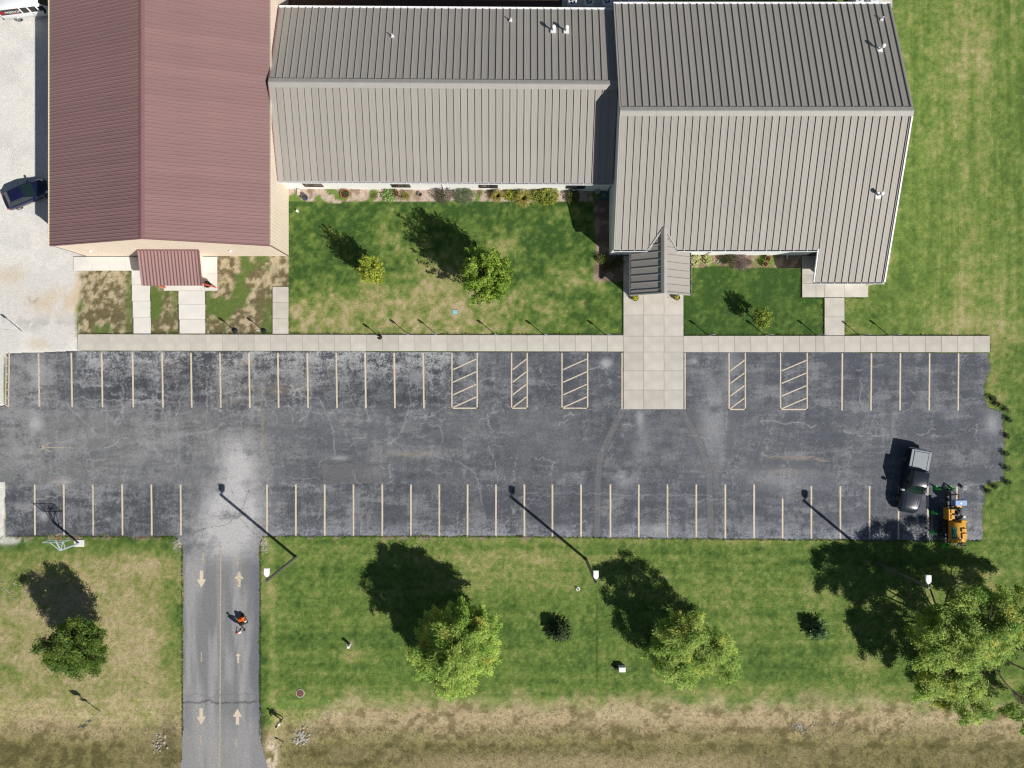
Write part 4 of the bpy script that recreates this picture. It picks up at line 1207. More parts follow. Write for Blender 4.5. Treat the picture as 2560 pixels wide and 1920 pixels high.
def grass_clump(name, label, uv, r, h, col_a, col_b, n=260, seed=1):
    rng = np.random.default_rng(seed)
    q = P(uv[0], uv[1], h * .4)
    vs, fs, cs = [], [], []
    for i in range(n):
        a = rng.uniform(0, 2 * math.pi); R_ = r * rng.uniform(.35, 1.05); H_ = h * rng.uniform(.6, 1.1)
        d = np.array([math.cos(a), math.sin(a), 0]); sd = np.array([-d[1], d[0], 0]) * .02
        b0 = d * .06
        pts = [b0, b0 + d * R_ * .35 + np.array([0, 0, H_ * .8]), b0 + d * R_ * .75 + np.array([0, 0, H_]), b0 + d * R_ + np.array([0, 0, H_ * .62])]
        w = (1, .9, .6, .08)
        b = len(vs)
        for p, ww in zip(pts, w):
            vs += [p - sd * ww, p + sd * ww]
        k = rng.random(); col = np.array(col_a) * (1 - k) + np.array(col_b) * k
        cs += [col] * 8
        fs += [(b, b + 1, b + 3, b + 2), (b + 2, b + 3, b + 5, b + 4), (b + 4, b + 5, b + 7, b + 6)]
    me = arr_mesh(name, np.array(vs), np.array(fs), M_['leaf'], np.array(cs))
    return tag(put(bpy.data.objects.new(name, me), None, Matrix.Translation(Vector((q.x, q.y, 0)))), label, 'ornamental grass')

shrub('hosta', 'light green leafy hosta against the white wall beside a rust pot', (973, 488), .55, .45, (0.16, 0.25, 0.07), (0.24, 0.32, 0.12), 80, 8, .17, .7, 51, 'plant')
shrub('perennial', 'small brown seed-headed plant alone in the gravel bed', (937.5, 490), .24, .3, (0.12, 0.09, 0.03), (0.16, 0.16, 0.05), 30, 8, .09, .4, 52, 'plant')
shrub('shrub', 'small yellow-green shrub right of the rust pot in the gravel bed', (1014, 489), .42, .5, (0.16, 0.18, 0.03), (0.24, 0.20, 0.04), 55, 10, .10, .5, 53)
shrub('barberry_shrub', 'dark brown shrub beside the grey-green mound in the gravel bed', (1106, 485), .85, 1.1, (0.055, 0.042, 0.036), (0.10, 0.085, 0.07), 150, 14, .09, .45, 54)
shrub('juniper_mound', 'smooth grey-green mound shrub against the white wall', (1161, 489), .85, 1.0, (0.085, 0.125, 0.065), (0.13, 0.17, 0.09), 260, 16, .075, .5, 55)
shrub('perennial', 'tiny yellow-green plant between mound shrub and golden grass', (1202, 482), .22, .3, (0.16, 0.16, 0.03), (0.2, 0.18, 0.04), 26, 8, .09, .4, 56, 'plant')
grass_clump('golden_grass', 'golden arching grass clump nearest the grey-green mound', (1244, 491), .72, .8, (0.30, 0.25, 0.05), (0.42, 0.34, 0.10), 280, 57)
shrub('shrub', 'yellow-green shrub between the two golden grass clumps', (1274, 487), .48, .7, (0.13, 0.17, 0.02), (0.26, 0.27, 0.04), 75, 11, .13, .65, 58)
grass_clump('golden_grass', 'larger golden grass clump spilling over the lawn edge', (1308, 497), .98, 1.0, (0.28, 0.27, 0.05), (0.40, 0.36, 0.10), 360, 59)
shrub('shrub', 'green shrub just right of the larger golden grass', (1338, 489), .55, .8, (0.10, 0.14, 0.02), (0.20, 0.21, 0.04), 85, 11, .13, .65, 60)
shrub('shrub', 'biggest bright yellow-green shrub in the gravel bed', (1372, 487), .9, 1.1, (0.12, 0.16, 0.02), (0.26, 0.27, 0.045), 170, 11, .14, .65, 61)
shrub('shrub', 'dark shrub at the edge of the shade by the hall corner', (1432, 491), .6, .8, (0.05, 0.075, 0.015), (0.09, 0.11, 0.025), 90, 11, .11, .6, 62)
shrub('boxwood_shrub', 'small round shrub at the corner of the hall by the entrance walk', (1506, 648), .42, .6, (0.07, 0.10, 0.015), (0.13, 0.16, 0.03), 90, 11, .08, .6, 63)
shrub('shrub', 'low brown-green shrub in the shade west of the entrance porch', (1520, 668), .5, .4, (0.09, 0.06, 0.03), (0.07, 0.09, 0.02), 60, 10, .09, .6, 64)
shrub('shrub', 'dark leafy plant in the shade against the entrance porch', (1545, 655), .5, .7, (0.03, 0.05, 0.012), (0.06, 0.08, 0.02), 70, 10, .10, .6, 641)
shrub('hosta', 'cream-edged hosta next to the entrance porch gutter', (1741, 651), .5, .4, (0.30, 0.33, 0.12), (0.50, 0.48, 0.28), 70, 8, .15, .6, 65, 'plant')
shrub('hosta', 'second cream-edged hosta by the downspout of the hall', (1769, 648), .4, .4, (0.24, 0.30, 0.08), (0.42, 0.42, 0.2), 60, 8, .14, .6, 66, 'plant')
shrub('boxwood_shrub', 'dark round shrub between hosta and olive bush at the hall front', (1810, 648), .35, .5, (0.03, 0.05, 0.012), (0.05, 0.08, 0.02), 60, 10, .08, .6, 67)
shrub('shrub', 'olive bush beside the purple-brown bush at the hall front', (1828, 649), .5, .8, (0.06, 0.07, 0.018), (0.10, 0.10, 0.03), 85, 11, .09, .6, 68)
shrub('smoke_bush', 'purple-brown bush in the bed at the hall front', (1851, 655), .78, .8, (0.12, 0.085, 0.085), (0.19, 0.14, 0.13), 150, 12, .09, .5, 69)
shrub('shrub', 'tiny dark shrub left of the two ring planters', (1873, 655), .22, .35, (0.05, 0.06, 0.02), (0.09, 0.08, 0.03), 30, 8, .08, .6, 70)
for k, (zx, zy) in enumerate(((324, 290), (375, 357), (492, 424), (533, 560), (505, 770), (495, 1003), (512, 1190), (518, 1375), (345, 1425), (262, 1490))):
    lab = ['northernmost tiny dark evergreen beside the notch in the car park edge', 'second tiny dark evergreen from the north by the car park notch', 'tiny dark evergreen at the north corner of the car park bay', 'tiny dark evergreen just below the north corner of the car park bay',
           'fifth tiny dark evergreen down the east car park edge', 'sixth tiny dark evergreen down the east car park edge', 'seventh tiny dark evergreen down the east car park edge', 'tiny dark evergreen at the south corner of the car park bay',
           'tiny dark evergreen just under the south side of the car park bay', 'southernmost tiny dark evergreen, nearest the yellow trailer'][k]
    u, v = 2420 + (zx + 2) / 5.186, 940 + (zy + 4) / 5.186
    shrub('dwarf_evergreen', lab, (u, v), .27, .55, (0.010, 0.014, 0.010), (0.022, 0.030, 0.016), 50, 12, .06, .5, 80 + k, clump=.05, group='tiny evergreens along the east edge of the car park')

# pots and planters
def pot(label, uv, r, h, m, plant=None, seed=0, name='flower_pot'):
    q = P(*uv)
    t = thing(name, label, 'planter', (q.x, q.y, .02))
    MB().lathe([(r * .72, 0), (r, h), (r * 1.06, h), (r * 1.06, h + .03), (r * .88, h + .03), (r * .86, h - .05)], 18, cap=False).build('bowl', m, t)
    MB().lathe([(r * .87, h - .06), (.01, h - .04)], 18).build('soil', M_['soil'], t)
    if plant:
        rng = np.random.default_rng(seed)
        C = rng.normal(size=(110, 3)) * [r * .5, r * .5, .1] + [0, 0, h + .12]
        K = np.array(plant) * rng.uniform(.6, 1.3, (110, 1))
        v, f, c = leaf_cloud(C, .11, .6, np.clip(K, 0, 1), rng, .4)
        put(bpy.data.objects.new('plant', arr_mesh('plant', v, f, M_['leaf'], c)), t, WM[t])
    return t
blue = mat('blue_glaze', (0.05, 0.14, 0.30), .3, .5)
tanp = mat('tan_stoneware', (0.45, 0.33, 0.16), .7, .2, var=.15)
pot('blue glazed pot of dry stems in the corner by the beige wall', (765, 496), .28, .4, blue, (0.16, 0.12, 0.08), 1)
pot('rusty ring-shaped fire bowl with weeds in the gravel bed', (864, 486), .42, .22, M_['terracotta'], (0.10, 0.13, 0.04), 2, 'fire_bowl')
pot('rust coloured pot right of the light green hosta', (991, 486), .28, .35, M_['terracotta'], (0.18, 0.14, 0.05), 3)
pot('small grey pot left of the dark brown shrub', (1051, 488), .2, .25, mat('grey_pot', (.25, .24, .22), .8), None, 4)
pot('upper of two tan round planters at the hall front', (1917, 648), .26, .35, tanp, (0.2, 0.08, 0.04), 5)
pot('lower of two tan round planters at the hall front', (1910, 662), .26, .35, tanp, (0.2, 0.08, 0.04), 6)
dk = mat('dark_pot', (.03, .03, .032), .5)
pot('dark pot of yellow flowers at the west foot of the entrance porch', (1586, 746), .30, .45, dk, (0.62, 0.55, 0.05), 7)
pot('dark pot of yellow flowers at the east foot of the entrance porch', (1690, 745), .26, .45, dk, (0.55, 0.52, 0.08), 8)
pot('dark planter beside the red post of the maroon entrance canopy', (524, 713), .30, .55, dk, (0.10, 0.07, 0.05), 9)
q = P(749, 482)
t = thing('garden_bench', 'small pale stone bench in the corner by the beige wall', 'bench', (q.x, q.y, 0))
M_['stone'] = mat('cast_stone', (.50, .45, .36), .85, .15, var=.12)
MB().box(-.14, .14, -.3, .3, .34, .42, bev=.01).build('seat', M_['stone'], t)
for s in (-.2, .2):
    MB().box(-.12, .12, s - .04, s + .04, 0, .34).build('leg', M_['stone'], t)
q = P(1507, 490)
t = thing('hose_reel', 'teal coiled garden hose on a stand in the corner of the two wings', 'garden hose', (q.x, q.y, 0))
M_['teal'] = mat('teal_hose', (0.02, 0.16, 0.17), .5, .3)
mb = MB()
pts = [((.28 + .06 * (i // 24)) * math.cos(i * math.pi / 12), (.28 + .06 * (i // 24)) * math.sin(i * math.pi / 12), .05 + .03 * (i // 24)) for i in range(100)]
mb.tube(pts, .022, 6); mb.build('hose', M_['teal'], t)
mb = MB(); mb.box(-.75, -.35, .15, .4, .25, .6, bev=.03); mb.tube([(-.55, .27, 0), (-.55, .27, .3)], .03, 6); mb.build('reel_box', mat('grey_plastic', (.30, .33, .34), .5), t)

# ------------------------------------------------------------------ lamp posts
def lamp_post(label, u, v):
    q = P(u, v); h = 8.1
    t = thing('lamp_post', label, 'lamp post', (q.x, q.y, 0), 0, 'tall car park lamps on the south lawn')
    MB().lathe([(.17, -.05), (.17, .14), (.13, .22)], 14).build('footing', M_['bronze_pole'], t)
    MB().box(-.09, .09, -.09, .09, .2, h, bev=.01).build('pole', M_['bronze_pole'], t)
    MB().box(-.04, .04, .06, .34, h - .22, h - .12).build('arm', M_['bronze_pole'], t)
    mb = MB()
    mb.loft([[(-.08, .32, h - .24), (.08, .32, h - .24), (.08, .32, h - .08), (-.08, .32, h - .08)], [(-.21, .52, h - .26), (.21, .52, h - .26), (.21, .52, h - .04), (-.21, .52, h - .04)], [(-.21, 1.02, h - .26), (.21, 1.02, h - .26), (.21, 1.02, h - .04), (-.21, 1.02, h - .04)]])
    hd = mb.build('lamp_head', M_['vent_white'], t)
    MB().box(-.17, .17, .56, .98, h - .29, h - .262).build('lens', M_['glass'], hd)
    return t
lamp_post('tall lamp post nearest the drive', 740, 1393)
lamp_post('middle one of the three tall lamp posts', 1465, 1398)
lamp_post('tall lamp post standing in the shade of the largest willow', 2197, 1408)

# ------------------------------------------------------------------ signs
M_['sign_blue'] = mat('blue_sign_face', (0.02, 0.10, 0.42), .4, .4, var=.03)
M_['sign_white'] = mat('white_sign_face', (0.80, 0.80, 0.78), .45, .35, var=.03)
def wheelchair(parent, y, z0, s, M):
    """access symbol in white strokes on the plate facing -y"""
    mb = MB()
    def bar(x0, z0_, x1, z1_, w=.016):
        a = Vector((x0 * s, y, z0 + z0_ * s)); b = Vector((x1 * s, y, z0 + z1_ * s)); d = (b - a).normalized(); n = Vector((-d.z, 0, d.x)) * w
        mb.add([a - n, b - n, b + n, a + n], [(0, 1, 2, 3)])
    k = [(-.02 + .26 * math.cos(t), .30 + .26 * math.sin(t)) for t in np.linspace(2.0, 6.1, 12)]
    for p, q_ in zip(k[:-1], k[1:]): bar(*p, *q_)
    bar(-.06, .82, -.03, .42); bar(-.05, .62, .18, .62); bar(-.03, .42, .22, .42); bar(.22, .42, .34, .12); bar(.34, .12, .44, .16)
    hx = [(-.07 + .07 * math.cos(t), .95 + .07 * math.sin(t)) for t in np.linspace(0, 6.28, 9)[:-1]]
    mb.add([(a * s, y, z0 + b * s) for a, b in hx], [tuple(range(8))])
    mb.build('symbol', M_['sign_white'], parent, M)

def parking_sign(label, u, v, face='sign_blue', dome=False, h=2.0, grp='accessible parking signs along the sidewalk', sym=True, w=.30):
    q = P(u, v)
    t = thing('parking_sign', label, 'sign', (q.x, q.y, .02), 0, grp)
    if dome:
        MB().lathe([(.24, 0), (.25, .05), (.22, .14), (.13, .22), (.03, .25)], 18).build('base', M_['rubber'], t, smooth=True)
    MB().box(-.03, .03, -.02, .02, 0 if not dome else .2, h).build('post', M_['galv'] if not dome else M_['black_metal'], t)
    pl = MB().box(-w / 2, w / 2, -.035, -.025, h - .48, h - .02).build('plate', M_['galv'], t)
    MB().box(-w / 2 + .008, w / 2 - .008, -.042, -.037, h - .472, h - .028).build('face', M_[face], pl)
    if sym: wheelchair(pl, -.044, h - .40, .30, WM[t])
    return t
sg_ = [(1022, 837, 'first blue parking sign right of the round-based sign'), (1092, 837, 'second blue parking sign, below the yellow-green tree'), (1240, 838, 'blue parking sign below the larger lawn tree'), (1362, 839, 'blue parking sign midway between larger tree and entrance walk'),
       (1516, 839, 'blue parking sign nearest the entrance walk on its west side'), (1771, 839, 'blue parking sign nearest the entrance walk on its east side'), (1913, 839, 'blue parking sign beside the small tree'), (2042, 839, 'blue parking sign just west of the porch walk'),
       (2149, 839, 'blue parking sign just east of the porch walk'), (2222, 839, 'easternmost blue parking sign on the sidewalk edge')]
for u, v, lab in sg_:
    parking_sign(lab, u, v)
for (u, v, lab) in ((588, 827, 'westernmost black dome-based sign on the worn verge'), (660, 828, 'black dome-based sign with white plate left of the short walk'), (950, 843, 'black dome-based sign standing on the sidewalk')):
    parking_sign(lab, u, v, 'sign_white', True, 1.75, 'portable signs on round black bases', False)
parking_sign('lone sign post standing on the gravel yard', 55, 828, 'sign_white', False, 2.2, None, False)

# road sign seen from behind, by the ditch
q = P(248, 1781)
gz = float(ground_z(np.array([q.x]), np.array([q.y]))[0])
t = thing('road_sign', 'grey-backed double road sign on a steel post on the dry west bank', 'sign', (q.x, q.y, gz))
MB().box(-.03, .03, -.03, .03, -.1, 3.1).build('post', M_['galv'], t)
MB().box(-.36, .36, -.06, -.045, 2.45, 3.1, bev=.01).build('plate', M_['galv'], t)
MB().box(-.27, .27, -.06, -.045, 1.65, 2.05, bev=.01).build('plate', M_['galv'], t)
MB().box(-.33, .33, -.068, -.062, 2.48, 3.07).build('face', mat('green_sign', (.02, .2, .08), .4), t)

# ------------------------------------------------------------------ basketball hoop
q = P(198, 1358)
t = thing('basketball_hoop', 'basketball hoop with clear backboard on a white footing at the lot edge', 'basketball hoop', (q.x, q.y, 0))
M_['pale_blue'] = mat('pale_blue_steel', (0.38, 0.45, 0.47), .4, .4)
MB().box(-.48, .48, -.33, .33, -.05, .07, bev=.02).build('footing', M_['new_concrete'], t)
MB().box(-.075, .075, -.075, .075, .05, 2.85).build('pole', M_['pale_blue'], t)
mb = MB()
for s in (-.32, .32):
    mb.tube([(s * .2, 0, 2.75), (s, .88, 3.0)], .03, 5); mb.tube([(s * .2, 0, 2.2), (s, .88, 2.95)], .03, 5); mb.tube([(s * .2, 0, 2.8), (s, .88, 3.75)], .03, 5)
mb.build('arm', M_['pale_blue'], t)
bb = MB()
for z in (2.85, 3.88): bb.box(-.92, .92, .90, .95, z, z + .05)
for x_ in (-.92, .87): bb.box(x_, x_ + .05, .90, .95, 2.90, 3.88)
fr = bb.build('backboard', M_['pale_blue'], t)
gm_ = bpy.data.materials.new('acrylic_board'); nt, N, L, b_ = nodes_of(gm_)
b_.inputs['Base Color'].default_value = (.75, .88, .9, 1); b_.inputs['Alpha'].default_value = .16; b_.inputs['Roughness'].default_value = .1
MB().box(-.865, .865, .915, .93, 2.905, 3.875).build('pane', gm_, fr)
MB().box(-.30, .30, .934, .94, 3.15, 3.20).build('target_line', M_['sign_white'], fr)
M_['orange'] = mat('orange_rim', (0.62, 0.09, 0.03), .4, .4)
mb = MB(); ring = [(.23 * math.cos(a), 1.33 + .23 * math.sin(a), 3.05) for a in np.linspace(0, 2 * math.pi, 17)]
mb.tube(ring, .014, 6); mb.box(-.08, .08, .945, 1.12, 3.0, 3.06); rim_o = mb.build('rim', M_['orange'], t)
mb = MB()
for a in np.linspace(0, 2 * math.pi, 9)[:-1]:
    mb.tube([(.23 * math.cos(a), 1.33 + .23 * math.sin(a), 3.04), (.13 * math.cos(a + .4), 1.33 + .13 * math.sin(a + .4), 2.62)], .008, 4)
    mb.tube([(.23 * math.cos(a), 1.33 + .23 * math.sin(a), 3.04), (.13 * math.cos(a - .4), 1.33 + .13 * math.sin(a - .4), 2.62)], .008, 4)
mb.build('net', M_['sign_white'], rim_o)

# ------------------------------------------------------------------ small utilities
q = P(875, 1611)
t = thing('utility_pedestal', 'small white utility post in a bare patch of the south lawn', 'utility box', (q.x, q.y, 0))
MB().box(-.09, .09, -.09, .09, 0, .75, bev=.03).build('housing', M_['sign_white'], t); MB().box(-.11, .11, -.11, .11, .75, .80, bev=.02).build('lid', M_['sign_white'], t)
q = P(1552, 1668)
t = thing('utility_cabinet', 'white utility cabinet with a dark side tank on the south lawn', 'utility box', (q.x, q.y, 0))
MB().box(-.28, .36, -.25, .22, 0, .6, bev=.04).build('cabinet', M_['sign_white'], t); MB().lathe([(.14, 0), (.14, .35), (.05, .4)], 12, (-.50, 0, 0)).build('tank', M_['black_metal'], t)
q = P(751, 1733)
t = thing('manhole_cover', 'rust-red round manhole cover in the south lawn near the drive', 'manhole', (q.x, q.y, .0))
MB().lathe([(.40, -.05), (.40, .05), (.34, .05)], 24).build('frame', M_['concrete'], t); MB().lathe([(.34, .04), (.34, .065), (.02, .07)], 24).build('cover', mat('rusty_iron', (.15, .075, .06), .8, .2, var=.3, scale=9), t)
q = P(1445, 1472)
t = thing('yard_hydrant', 'little concrete ring with a dark standpipe on the south lawn', 'standpipe', (q.x, q.y, 0))
MB().lathe([(.20, -.05), (.20, .06), (.10, .06)], 20).build('ring', M_['new_concrete'], t); MB().lathe([(.05, 0), (.05, .4), (.02, .42)], 10).build('pipe', M_['black_metal'], t)
q = P(1137, 780)
t = thing('valve_box', 'pale teal plastic valve box lid in the dry lawn', 'valve box', (q.x, q.y, 0))
MB().box(-.24, .24, -.19, .19, -.05, .05, bev=.02).build('lid', mat('pale_teal', (.28, .50, .50), .6), t); MB().box(-.27, .27, -.22, .22, -.05, .035).build('rim', mat('teal_rim', (.10, .2, .18), .6), t)
q = P(745, 529)
t = thing('cleanout_pipe', 'short white capped pipe in the grass by the beige wall', 'pipe', (q.x, q.y, 0))
MB().lathe([(.09, 0), (.09, .28)], 12).build('pipe', M_['sign_white'], t); MB().lathe([(.11, .27), (.11, .34), (.03, .36)], 12).build('cap', M_['sign_white'], t)
q = P(1433, 479)
t = thing('garden_light', 'small white globe light at the foot of the white wall', 'lamp', (q.x, q.y, 0))
MB().lathe([(.03, 0), (.03, .45)], 8).build('stake', M_['black_metal'], t); MB().lathe([(.02, .44), (.10, .50), (.12, .58), (.08, .68), (.01, .70)], 14).build('globe', M_['sign_white'], t, smooth=True)
q = P(704, 1862); gz = float(ground_z(np.array([q.x]), np.array([q.y]))[0])
t = thing('culvert_marker', 'short grey marker post by the culvert stones', 'marker post', (q.x, q.y, gz))
MB().box(-.05, .05, -.015, .015, -.1, 1.1).build('post', M_['galv'], t); MB().box(-.11, .11, -.03, -.018, .75, 1.1).build('plate', M_['galv'], t)

def rocks(name, label, uv, su, sv, n, seed, smin=.06, smax=.19):
    rng = np.random.default_rng(seed)
    ico = [(0, 0, 1)] + [(math.cos(a) * .89, math.sin(a) * .89, .45) for a in np.arange(5) * 1.2566] + [(math.cos(a) * .89, math.sin(a) * .89, -.45) for a in np.arange(5) * 1.2566 + .628] + [(0, 0, -1)]
    fc = [(0, i + 1, (i + 1) % 5 + 1) for i in range(5)] + [(i + 1, i + 6, (i + 1) % 5 + 1) for i in range(5)] + [((i + 1) % 5 + 1, i + 6, (i + 1) % 5 + 6) for i in range(5)] + [(11, (i + 1) % 5 + 6, i + 6) for i in range(5)]
    mb = MB()
    for i in range(n):
        p = P(uv[0] + rng.normal() * su, uv[1] + rng.normal() * sv)
        z = float(ground_z(np.array([p.x]), np.array([p.y]))[0]) + .02
        s = rng.uniform(smin, smax); k = rng.uniform(.6, 1.3, 3) * s
        R_ = Matrix.Rotation(rng.uniform(0, 6), 3, 'Z')
        mb.add([tuple(R_ @ Vector((a * k[0] * rng.uniform(.8, 1.2), b * k[1] * rng.uniform(.8, 1.2), c_ * k[2] * .7)) + Vector((p.x, p.y, z))) for a, b, c_ in ico], fc)
    return tag(mb.build(name, M_['rock']), label, 'stones', None, 'stuff')
rocks('riprap', 'white stones at the west culvert end', (388, 1862), 9, 14, 40, 1)
rocks('riprap', 'white stones at the east culvert end', (752, 1852), 12, 15, 60, 2)
rocks('stones', 'scattered white stones in the grass by the west edge', (35, 1478), 32, 17, 70, 3, .03, .09)
rocks('stones', 'white stones at the west corner of the drive', (444, 1360), 5, 6, 14, 4, .06, .14)
rocks('stones', 'pinkish stones at the east corner of the drive', (661, 1365), 6, 10, 26, 5, .05, .11)
rocks('stones', 'pale stones in the ditch below the largest willow', (2003, 1824), 14, 7, 40, 6, .05, .13)
rocks('stones', 'a few pale stones in the ditch', (2090, 1819), 26, 4, 18, 7, .05, .12)
rocks('stones', 'pale edging stones in the bed of the hall', (1795, 655), 6, 4, 12, 8, .05, .12)

# air conditioners behind the wings
def ac_unit(label, u, v, s=.42):
    q = P(u, v, .85)
    t = thing('air_conditioner', label, 'air conditioner', (q.x, q.y, .06), 0, 'air conditioners behind the wings')
    MB().box(-s, s, -s, s, 0, .82, bev=.06).build('cabinet', mat('light_grey_enamel', (.55, .58, .6), .5), t)
    MB().lathe([(s * .80, .82), (s * .80, .835), (s * .70, .835), (s * .66, .80)], 24, cap=False).build('fan_ring', M_['sign_white'], t)
    MB().lathe([(s * .66, .825), (.02, .83)], 24).build('fan_well', M_['black_metal'], t)
    mb = MB()
    for k in range(4):
        mb.box(.05, s * .62, -.05, .05, .836, .842, Matrix.Rotation(k * math.pi / 2 + .3, 4, 'Z'))
    mb.lathe([(.09, .83), (.09, .86), (.03, .87)], 12); mb.build('fan', M_['galv'], t)
for (u, v, lab) in ((1431, 3, 'westernmost condenser by the back gutter of the long low roof'), (1473, 3, 'second condenser by the back gutter of the long low roof'), (1518, 2, 'third condenser, beside the corner of the large grey roof'), (1562, 2, 'condenser half hidden behind the large grey roof'), (2149, -5, 'left one of two condensers behind the east end of the large grey roof'), (2186, -6, 'right one of two condensers behind the east end of the large grey roof')):
    ac_unit(lab, u, v)
a = P(1405, 30); b = P(1622, -30)
pd = MB().box(a.x, b.x, a.y, b.y, -.05, .06).build('equipment_pad', M_['concrete']); tag(pd, kind='structure')
a = P(2120, 20); b = P(2230, -30)
pd = MB().box(a.x, b.x, a.y, b.y, -.05, .06).build('equipment_pad', M_['concrete']); tag(pd, kind='structure')
# ------------------------------------------------------------------ vehicles
def soften(o, deg=38):
    me = o.data
    me.polygons.foreach_set('use_smooth', [True] * len(me.polygons))
    me.set_sharp_from_angle(angle=math.radians(deg))
    return o
def paint_car(name, c, rough=.22):
    m = mat(name, c, rough, .5, var=.04, scale=1.5, coat=.6)
    m.node_tree.nodes['Principled BSDF'].inputs['Coat Roughness'].default_value = .08
    return m
M_['headlamp'] = mat('headlamp', (.7, .72, .75), .12, .6)
M_['tail'] = mat('tail_lamp', (.55, .02, .03), .2, .5)

def ring(x, hb, hm, ht, z0, zm, zt, cr=.03):
    """cross-section of a car body at station x"""
    right = [(hb, z0), (hm, z0 + .10), (hm, zm), (ht + (hm - ht) * .35, zt - .035), (ht * .92, zt), (ht * .5, zt + cr * .8)]
    pts = [(x, y, z) for y, z in right] + [(x, 0, zt + cr)] + [(x, -y, z) for y, z in reversed(right)]
    return pts

def wheel(parent, x, y, r=.34, w=.22):
    s = 1 if y > 0 else -1
    M = WM[parent] @ Matrix.Translation(Vector((x, y, r))) @ Matrix.Rotation(-s * math.pi / 2, 4, 'X')
    mb = MB().lathe([(r * .62, -w / 2), (r * .95, -w / 2), (r, -w / 2 + .04), (r, w / 2 - .04), (r * .95, w / 2), (r * .62, w / 2)], 22)
    o = mb.build('wheel', M_['rubber'], parent, M)
    rm = MB().lathe([(r * .62, w / 2 - .02), (r * .60, w / 2 + .006), (r * .5, w / 2 - .03), (.05, w / 2 - .02)], 22, cap=False)
    for k in range(5):
        rm.box(.04, r * .58, -.035, .035, w / 2 - .025, w / 2 + .004, Matrix.Rotation(k * 1.2566, 4, 'Z'))
    rm.build('rim', M_['chrome'], o, M)

def cabin(parent, base, top, m, gl, split=2, inset=.08, names=('windshield', 'rear_window', 'side_window')):
    """glasshouse between base and top outlines (x0,x1,hw,z at front and back) with its panes"""
    bx0, bx1, bw_, bz0, bz1 = base; tx0, tx1, tw, tz = top
    B = [Vector((bx0, -bw_ * .93, bz0)), Vector((bx1, -bw_ * .93, bz1)), Vector((bx1, bw_ * .93, bz1)), Vector((bx0, bw_ * .93, bz0))]
    T = [Vector((tx0, -tw, tz - .04)), Vector((tx1, -tw, tz - .03)), Vector((tx1, tw, tz - .03)), Vector((tx0, tw, tz - .04))]
    R2 = [Vector((tx0 + .1, -tw * .8, tz)), Vector((tx1 - .08, -tw * .8, tz + .01)), Vector((tx1 - .08, tw * .8, tz + .01)), Vector((tx0 + .1, tw * .8, tz))]
    mb = MB().loft([B, T, R2])
    cb_ = soften(mb.build('cabin', m, parent), 30)
    def pane(a, b, c_, d, nm, t0=.03, t1=.97, s0=.06, s1=.92):
        lo0, lo1 = a.lerp(b, t0), a.lerp(b, t1); hi0, hi1 = d.lerp(c_, t0), d.lerp(c_, t1)
        q0, q1, q2, q3 = lo0.lerp(hi0, s0), lo1.lerp(hi1, s0), lo1.lerp(hi1, s1), lo0.lerp(hi0, s1)
        n = (q1 - q0).cross(q3 - q0).normalized()
        MB().loft([[q + n * .002 for q in (q0, q1, q2, q3)], [q + n * .012 for q in (q0, q1, q2, q3)]]).build(nm, gl, parent)
    pane(B[1], B[2], T[2], T[1], 'windshield', .05, .95)
    pane(B[3], B[0], T[0], T[3], 'rear_window', .08, .92)
    for k in range(split):
        f0, f1 = k / split + .03, (k + 1) / split - .02
        pane(B[0], B[1], T[1], T[0], 'side_window', f0, f1, .08, .86)
        pane(B[2], B[3], T[3], T[2], 'side_window', 1 - f1, 1 - f0, .08, .86)
    return cb_

# dark pickup with a silver bed cover
tk = thing('pickup_truck', 'dark pickup truck with silver bed cover parked near the yellow trailer', 'pickup truck', (37.37, -9.02, .03), math.radians(-90 - 10.7))
navy = paint_car('dark_navy_paint', (0.016, 0.020, 0.030), .2)
silv = mat('silver_cover', (.25, .275, .29), .5, .4, var=.05, scale=1)
tg = glass('tinted_glass', (0.010, 0.024, 0.021))
rb = [ring(-2.95, .80, .90, .86, .45, .80, 1.20, 0), ring(-2.80, .86, .96, .90, .38, .85, 1.25, 0), ring(-1.2, .86, .97, .91, .34, .85, 1.25, 0), ring(.9, .86, .97, .90, .34, .85, 1.16, .02), ring(1.3, .86, .97, .86, .34, .82, 1.13, .05), ring(2.3, .86, .96, .82, .36, .80, 1.08, .05), ring(2.75, .80, .88, .72, .42, .78, 1.00, .04), ring(2.95, .66, .74, .58, .5, .72, .86, .02)]
bd_ = soften(MB().loft(rb).build('body', navy, tk), 50)
cabin(tk, (-1.08, 1.12, .90, 1.2, 1.12), (-.98, .38, .70, 1.96), navy, tg, 2)
bc = MB().box(-2.76, -1.22, -.66, .66, 1.26, 1.31, bev=.02).build('bed_cover', silv, tk)
for x_ in (-2.3, -1.75): MB().box(x_ - .012, x_ + .012, -.65, .65, 1.31, 1.318).build('seam', silv, bc)
for s in (-1, 1):
    MB().box(-2.90, -1.16, min(s * .70, s * .93), max(s * .70, s * .93), 1.245, 1.285, bev=.015).build('bed_rail', silv, tk)
    MB().box(2.70, 2.88, min(s * .58, s * .78), max(s * .58, s * .78), .70, .82, bev=.03).build('headlight', M_['headlamp'], tk)
    MB().box(-2.97, -2.88, min(s * .74, s * .9), max(s * .74, s * .9), .8, 1.15).build('tail_light', M_['tail'], tk)
    m_ = MB(); m_.box(.86, 1.06, min(s * .94, s * 1.26), max(s * .94, s * 1.26), 1.14, 1.38, bev=.03); m_.build('mirror', M_['chrome'], tk)
    for x_ in (-1.85, 1.88): wheel(tk, x_, s * .84, .40, .26)
MB().box(-2.93, -2.80, -.70, .70, 1.245, 1.285, bev=.015).build('tailgate_cap', silv, tk)
